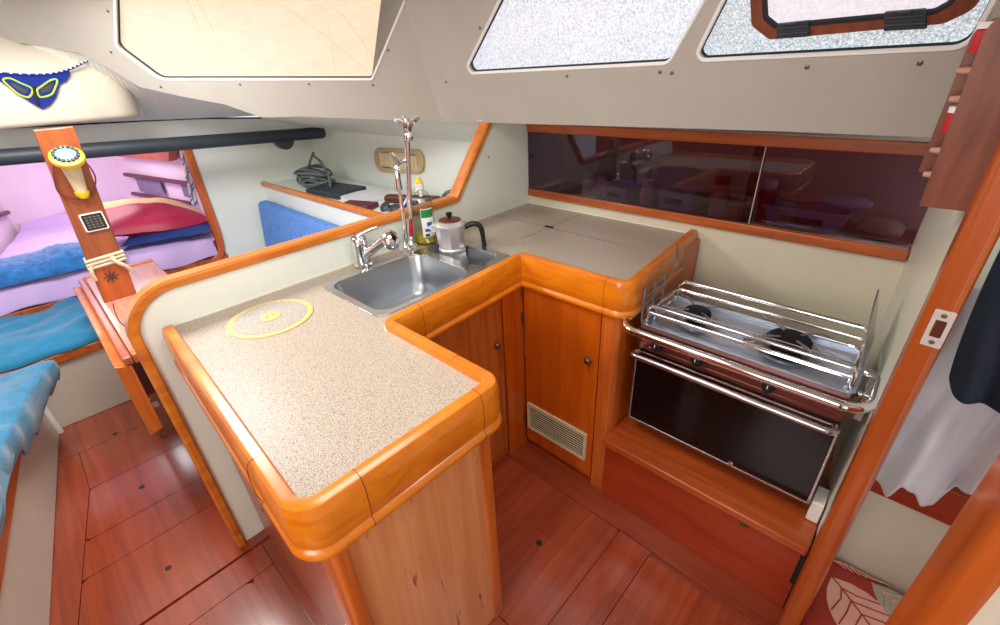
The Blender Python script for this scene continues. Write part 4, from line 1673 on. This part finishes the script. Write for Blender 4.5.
m.build('centre_plate', M['ivory'], vp, bev=.004)
xs0, xs1 = min(p[0] for p in vi), max(p[0] for p in vi)
ys0, ys1 = min(p[1] for p in vi), max(p[1] for p in vi)
for t in (.06, .14, .22, .30, .70, .78, .86, .94):
    m = MB()
    x = xs0 + (xs1 - xs0) * t
    m.tube([PH.w(x, ys0 + .012, .022), PH.w(x, ys1 - .012, .022)], .012, 8)
    m.build('louvre', M['ivory'], vp)

# odds and ends on the shelf
cc = V((-3.02, 1.36, zt))
cb = MB()
for k in range(7):
    r = .085 + .018 * (k % 3)
    ph_ = k * .7
    pts = [cc + V((r * 1.5 * math.cos(a) + .02 * math.cos(ph_), r * .8 * math.sin(a), .012 + .017 * k + .012 * math.sin(2 * a + ph_))) for a in [2 * PI * q / 26 for q in range(26)]]
    cb.tube(pts, .0085, 6, True)
cb.tube(spline([cc + V((-.17, 0, .05)), cc + V((-.10, .01, .10)), cc + V((-.02, .0, .16)), cc + V((.02, .02, .22))], 6), .008, 6)
cb.tube(spline([cc + V((.01, .02, .20)), cc + V((.10, .02, .16)), cc + V((.20, .0, .08)), cc + V((.26, -.04, .012))], 6), .008, 6)
tag(cb.build('cable_coil', M['cable']), 'tangled coil of grey cable on the side shelf', 'cable')
def boxthing(name, c, sx, sy, sz, rot, mt, label, cat, bev=.003):
    m = MB()
    ca, sa = math.cos(rot), math.sin(rot)
    m.obox(V(c) + V((0, 0, sz)), V((ca, sa, 0)) * sx, V((-sa, ca, 0)) * sy, V((0, 0, sz)))
    return tag(m.build(name, mt, bev=bev), label, cat)
boxthing('tablet_case', (-2.72, 1.34, zt), .16, .11, .018, .15, M['slate'], 'dark folded case lying beside the cable coil', 'case', .006)
boxthing('notebook', (-2.44, 1.39, zt), .13, .14, .010, -.25, M['paper'], 'pale notebook lying open on the side shelf', 'book')
boxthing('wallet', (-2.28, 1.235, zt), .10, .05, .014, .35, M['maroon'], 'dark maroon wallet in front of the pale notebook', 'wallet', .006)
boxthing('chart_tube', (-2.10, 1.47, zt), .17, .03, .022, .45, M['brown'], 'dark brown tube lying behind the sunglasses', 'tube', .016)
m = MB()
ca = V((-2.15, 1.33, zt))
for k in range(5):
    a = .35 + k * .16
    m.tube([ca + V((.02 * k, .012 * k, .008)), ca + V((.02 * k + .16 * math.cos(a), .012 * k + .16 * math.sin(a), .012 + .012 * (k % 2)))], .007, 8)
tag(m.build('pens', M['brown']), 'handful of dark pens scattered on the side shelf', 'pens')
m = MB()
sg = V((-2.06, 1.29, zt))
for s in (-1, 1):
    m.lathe([(.030, 0), (.033, .004), (.026, .010), (0, .012)], sg + V((.042 * s, 0, .020)), (0, -.7, .7), 18)
    m.tube([sg + V((.072 * s, .01, .03)), sg + V((.075 * s, .07, .028)), sg + V((.06 * s, .12, .006))], .003, 6)
m.tube([sg + V((-.014, 0, .03)), sg + V((0, 0, .036)), sg + V((.014, 0, .03))], .004, 6)
tag(m.build('sunglasses', M['slate']), 'dark sunglasses near the wooden shelf edge', 'glasses')
ph2 = thing('radio_handset', (-1.93, 1.34, zt), 'grey handheld device with blue screen leaning on the shelf', 'device')
m = MB(); m.obox((-1.93, 1.34, zt + .030), V((.055, .02, .0)), V((-.020, .05, .028)), V((-.004, -.008, .012)) * .8)
m.build('handset_case', M['paper'], ph2, bev=.008)
m = MB(); m.obox((-1.93, 1.336, zt + .042), V((.035, .013, .0)), V((-.012, .030, .017)), V((-.0005, -.001, .002)))
m.build('screen', M['navy'], ph2)
m = MB()
cq = V((-1.66, 1.42, zt))
for k in range(4):
    r = .05 + .01 * k
    m.tube([cq + V((r * 1.2 * math.cos(a), r * math.sin(a) * .6, .02 + .026 * k + .02 * math.sin(a * 2 + k))) for a in [2 * PI * q / 20 for q in range(20)]], .009, 6, True)
tag(m.build('mooring_line', M['cable']), 'small coil of grey line on the shelf behind the soap bottle', 'rope')
boxthing('pouch', (-1.58, 1.38, zt), .05, .04, .022, .3, M['crimson'], 'small dark red pouch beside the coil of grey line', 'pouch', .012)

# ------------------------------------------------------------------ padded rail under the deckhead
rl = thing('padded_rail', (-3.1, .7, 1.25), 'long dark slate padded rail crossing the bulkhead', 'rail')
r0, r1 = at(-25, 159.5, x=-3.12), at(324, 132.5, x=-3.08)
m = MB()
dv3 = (r1 - r0).normalized()
m.tube([r0, r1 - dv3 * .02, r1 - dv3 * .006, r1], [.036, .036, .033, .026], 14)
m.build('rail_bar', M['slate'], rl)
m = MB()
pbk = at(283, 139, x=-3.10)
rings = []
for xx in (-3.13, -3.07):
    rings.append([V((xx, pbk.y + .062 * math.cos(a), pbk.z + .012 + .075 * math.sin(a) * (1 if math.sin(a) < 0 else .2))) for a in [2 * PI * q / 24 for q in range(24)]])
m.loft(rings)
m.box(XB - .001, -3.10, pbk.y - .02, pbk.y + .02, pbk.z - .02, pbk.z + .02)
m.build('rail_bracket', M['slate'], rl, bev=.003)

# ------------------------------------------------------------------ saloon table around the post
tb_ = thing('saloon_table', (-2.4, .13, 0), 'narrow wooden saloon table with its leaf folded down', 'table')
TX0, TX1, TY0, TY1, TZ = -2.97, -1.875, .024, .33, .70
m = MB(); m.box(TX0, TX1 - .035, TY0 + .012, TY1, TZ - .028, TZ)
tt = m.build('tabletop', M['table'], tb_, bev=.003)
m = MB(); m.box(TX1 - .036, TX1 + .004, TY0 + .012, TY1, TZ - .032, TZ + .004)
m.build('end_trim', M['post'], tb_, bev=.005)
m = MB(); m.box(TX0 - .02, TX0 + .02, TY0 + .012, TY1, TZ - .032, TZ + .006)
m.build('end_trim', M['post'], tb_, bev=.005)
m = MB(); m.box(TX0, TX1 + .004, TY0 - .016, TY0 + .010, TZ - .03, TZ + .001)
m.build('hinge_strip', M['side'], tb_, bev=.006)
m = MB(); m.loft([[V((x, y, z)) for y, z in ((TY0 - .046, TZ - .022), (TY0 + .000, TZ - .036), (TY0 - .006, .375), (TY0 - .050, .365))] for x in (TX0 + .02, TX1)])
m.build('drop_leaf', M['post'], tb_, bev=.004)
m = MB()
pth = spline([at(u, v, z=TZ + .001) for u, v in ((113, 304), (115, 312), (120, 322), (127, 327), (134, 326))], 5)
m.tube(pth, .0022, 6)
m.build('lid_groove', M['seam'], tt)
m = MB(); m.box(TX0 + .05, TX1 - .25, .085, .115, .42, TZ - .028)
m.box(TX1 - .26, TX1 - .245, .02, .30, .40, TZ - .028)
m.build('trunk_panel', M['dred'], tb_)
m = MB(); m.box(TX0 + .05, TX1 - .06, .075, .29, .385, .41)
m.build('trunk_bottom', M['post'], tb_, bev=.003)
m = MB(); m.box(-2.50, -2.30, .10, .26, 0, .385)
m.build('pedestal', M['riser'], tb_, bev=.004)
m = MB()
lt = at(153, 405, x=TX1 - .03)
m.box(lt.x - .004, lt.x + .002, lt.y - .016, lt.y + .016, lt.z - .012, lt.z + .012)
m.tube([lt + V((0, -.02, 0)), lt + V((.006, .0, .03)), lt + V((0, -.035, .075))], .003, 6)
m.build('latch', M['steel'], tb_)
m = MB()
kk = V((TX1 - .005, TY0 - .026, .352))
m.lathe([(.008, 0), (.012, .008), (.008, .018), (0, .02)], kk, (.4, .5, -.5), 10)
m.build('leaf_catch', M['brown'], tb_)

# mast post
pb0 = at(120, 297, z=TZ)
pb0 = V((pb0.x, pb0.y, TZ))
ptp = at(53, 128, x=pb0.x - .03)
po_ = thing('mast_post', pb0, 'flat wooden post rising from the saloon table to the deckhead', 'post')
ax_ = (ptp - pb0)
wy = V((0, .060, 0))
wx = V((.022, 0, 0))
def sec(t, k=1.0): 
    c_ = pb0 + ax_ * t
    return [c_ + wx * k + wy * k, c_ + wx * k - wy * k, c_ - wx * k - wy * k, c_ - wx * k + wy * k]
m = MB(); m.loft([sec(.23), sec(1.0)])
m.build('post_shaft', M['mast'], po_, bev=.004)
m = MB(); m.loft([sec(0, 1.0), sec(.24, 1.02)])
lowp = m.build('post_foot', M['jamb'], po_, bev=.004)
tq = ax_.normalized()
def face(t, s, d=.0): return pb0 + ax_ * t + wy * s + V((.022 + d, 0, 0))
m = MB()
for k in range(8):
    a = 2 * PI * k / 8
    c_ = face(.15, -.05, .0015)
    m.tube([c_, c_ + (V((0, 1, 0)) * math.cos(a) + tq * math.sin(a)) * .028], [.004, .002], 6)
m.build('star_mark', M['seam'], lowp)
rp = MB()
for k in range(3):
    t = .225 + .022 * k
    rp.tube([face(t, -1.08, .006), face(t + .006, 0, .007), face(t + .012, 1.08, .006), pb0 + ax_ * (t + .01) + wy * 1.08 - V((.028, 0, 0)), pb0 + ax_ * t - wy * 1.08 - V((.028, 0, 0))], .0075, 8, True)
rp.tube(spline([face(.27, .35, .010), face(.235, .5, .02), face(.20, .9, .02), face(.16, 1.15, .012)], 5), .009, 8)
rp.tube(spline([face(.25, -.9, .008), face(.20, -1.0, .012), face(.15, -.95, .008)], 5), .007, 8)
tag(rp.build('rope_lashing', M['rope']), 'cream rope lashed round the wooden mast post', 'rope')
# small square instrument
ic = V((0, 0, 0))
PP = Plane(pb0 + ax_ * .5 + V((.0225, 0, 0)), V((1, 0, 0)) - tq * tq.x)
def ppx(u, v): return PP.uv(PP.px(u, v))
cen = ppx(94, 221.5)
ins = thing('digital_gauge', PP.w(cen[0], cen[1]), 'small square black display with white rim on the post', 'gauge')
m = MB(); m.poly(PP, rrect(cen[0] - .039, cen[0] + .039, cen[1] - .037, cen[1] + .037, .006), [], .008, 0)
m.build('gauge_rim', M['white'], ins, bev=.002, smooth=False)
m = MB(); m.poly(PP, rrect(cen[0] - .034, cen[0] + .034, cen[1] - .032, cen[1] + .032, .003), [], .0098, .002)
m.build('gauge_face', M['black'], ins, smooth=False)
m = MB()
for i in range(4):
    for j in range(5):
        x, y = cen[0] - .021 + .014 * i, cen[1] - .021 + .0105 * j
        m.obox(PP.w(x, y, .0101), PP.e1 * .005, PP.e2 * .003, PP.n * .0004)
m.build('gauge_segments', M['screw'], ins, smooth=False)
# hand bearing compass
cc2 = ppx(65, 156)
cpos = PP.w(cc2[0], cc2[1], .012)
cm = thing('hand_compass', cpos, 'yellow hand bearing compass with grey grip clipped to the post', 'compass')
tilt = (V((0, 0, 1)) * .80 + V((1, -.05, 0)) * .60).normalized()
cz = cpos + V((.058, 0, 0))
KC = .70
m = MB(); m.lathe([(a * KC, b * KC) for a, b in [(.055, -.022), (.074, -.014), (.078, 0), (.074, .012), (.060, .017)]], cz, tilt, 28)
m.build('compass_body', M['yellow'], cm)
m = MB(); m.lathe([(a * KC, b * KC) for a, b in [(.060, .012), (.056, .03), (.042, .046), (.02, .055), (0, .056)]], cz, tilt, 28)
m.build('compass_dome', M['clear'], cm)
m = MB(); m.lathe([(a * KC, b * KC) for a, b in [(.057, .012), (.057, .016), (.05, .024), (0, .030)]], cz, tilt, 28)
cd = m.build('compass_card', plain('grey blue card', (116, 138, 160), .4), cm)
m = MB()
xx_ = tilt.orthogonal().normalized(); yy_ = tilt.cross(xx_)
for k in range(16):
    a = 2 * PI * k / 16
    rdir = xx_ * math.cos(a) + yy_ * math.sin(a)
    m.obox(cz + tilt * .018 + rdir * .037, rdir * .005, tilt.cross(rdir) * .0045, tilt * .004)
m.build('card_marks', M['slate'], cd)
m = MB()
g0, g1 = cz - tilt * .02 - V((.03, 0, 0)), PP.w(*ppx(83, 196), .02)
m.tube([g0, g0.lerp(g1, .35), g0.lerp(g1, .8), g1], [.034, .028, .021, .016], 12)
m.build('grip', M['ivory'], cm)
m = MB(); m.tube([g0.lerp(g1, .86), g0.lerp(g1, .95), g1 + (g1 - g0) * .05], [.024, .023, .014], 12)
m.build('grip_tip', M['yellow'], cm)
m = MB()
lo = [PP.w(*ppx(u, v), .012) for u, v in ((55, 160), (53, 172), (57, 190), (66, 197), (80, 199), (92, 192), (95, 178), (88, 165), (80, 160))]
m.tube(spline(lo, 5), .0028, 6)
m.build('lanyard', M['maroon'], cm)

# ------------------------------------------------------------------ beaded bikini ornament on the drop box
PB_ = Plane((BX + .008, 0, 0), (1, 0, 0))
bk = thing('beaded_bunting', PB_.px(40, 90), 'blue beaded triangle with butterfly strung across the cream headliner', 'decoration')
tri = [(-14, 71), (20, 74.5), (50, 74), (69, 69), (70, 75), (66, 81), (60, 84), (56, 97), (50, 105), (42, 109), (33, 104), (22, 97), (8, 87), (-14, 72)]
m = MB()
m.poly(PB_, [PB_.uv(PB_.px(u, v)) for u, v in tri[:-1]], [], .008, .002)
bod = m.build('bead_panel', M['bead'], bk, smooth=False)
m = MB()
for pts in ([(3, 80), (10, 78.5), (20, 83), (32, 89), (29, 97), (20, 95), (12, 89)], [(57, 80), (50, 80.5), (42, 86), (37, 90), (40, 97), (50, 95), (54, 90)]):
    m.tube([PB_.px(u, v) + V((.010, 0, 0)) for u, v in spline([V((a, b)) for a, b in pts], 4, True)], .004, 6, True)
m.build('wing_outline', M['beadg'], bod)
m = MB()
for pts in ([(8, 82), (18, 85.5), (28, 91), (26, 94), (18, 91)], [(54, 83), (46, 86), (40, 90), (42, 94), (50, 91)]):
    m.poly(PB_, [PB_.uv(PB_.px(*p)) for p in pts], [], .012, .006)
m.tube([PB_.px(33, 86) + V((.011, 0, 0)), PB_.px(38, 105) + V((.011, 0, 0))], .006, 6)
m.build('wing_centre', M['beadd'], bod)
m = MB()
st_ = spline([V((a, b)) for a, b in ((-20, 71), (20, 74.5), (50, 74), (70, 69), (85, 62), (97, 57), (103, 60))], 8)
m.tube([PB_.px(p.x, p.y) + V((.010, 0, 0)) for p in st_], .0045, 6)
m.build('string', M['bead'], bk)
m = MB()
for i, p in enumerate(st_[2::2]):
    q_ = PB_.px(p.x, p.y - .8) + V((.015, 0, 0))
    m.lathe([(0, -.005), (.005, -.002), (.005, .002), (0, .005)], q_, seg=8)
m.build('white_beads', M['beadw'], bk)

# ------------------------------------------------------------------ port side, seen only in reflections
m = MB(); m.box(-3.4, .9, -1.93, -1.9, 0, 1.9)
o = m.build('wall_near', M['door'], smooth=False)
struct(o)

# ------------------------------------------------------------------ light
w = bpy.data.worlds.new('world')
SC.world = w
w.use_nodes = True
bg = w.node_tree.nodes['Background']
bg.inputs['Color'].default_value = (.85, .92, 1, 1)
bg.inputs['Strength'].default_value = 1.1


def area(name, loc, aim, sx, sy, power, col=(1, 1, 1)):
    l = bpy.data.lights.new(name, 'AREA')
    l.shape = 'RECTANGLE'
    l.size, l.size_y = sx, sy
    l.energy = power
    l.color = col
    o = bpy.data.objects.new(name, l)
    COL.objects.link(o)
    o.location = loc
    o.rotation_euler = (V(aim) - V(loc)).to_track_quat('-Z', 'Y').to_euler()
    return o


area('galley_fill_light', (-.75, .45, 1.88), (-.75, .5, 0), .5, .5, 9, (1, .97, .93))  # added lamp under the closed ceiling, brightens the galley; no hatch is built
area('saloon_fill_light', (-2.15, .1, 1.88), (-2.2, .1, 0), .6, .6, 34, (1, .98, .96))  # added overhead lamp to lift the saloon, with no hatch opening above it
area('berth_fill_light', (-4.2, .2, 1.39), (-4.2, .2, 0), .5, .5, 8, (1, .97, 1))  # added lamp below the solid berth ceiling, fills the cabin
area('companionway_light', (-.2, -1.3, 1.6), (-1.7, .8, 1.0), .8, .8, 24, (1, .98, .96))
area('locker_fill_light', (.5, .9, 1.85), (.4, 1.0, 0), .3, .3, 6.0, (1, .97, .94))  # added lamp out of view, brightens the clothes in the doorway

vs = SC.view_settings
vs.view_transform = 'Standard'
vs.look = 'None'
vs.gamma = 1
vs.exposure = 0.0
vs.use_curve_mapping = False
SC.cycles.max_bounces = 10
SC.cycles.transparent_max_bounces = 12
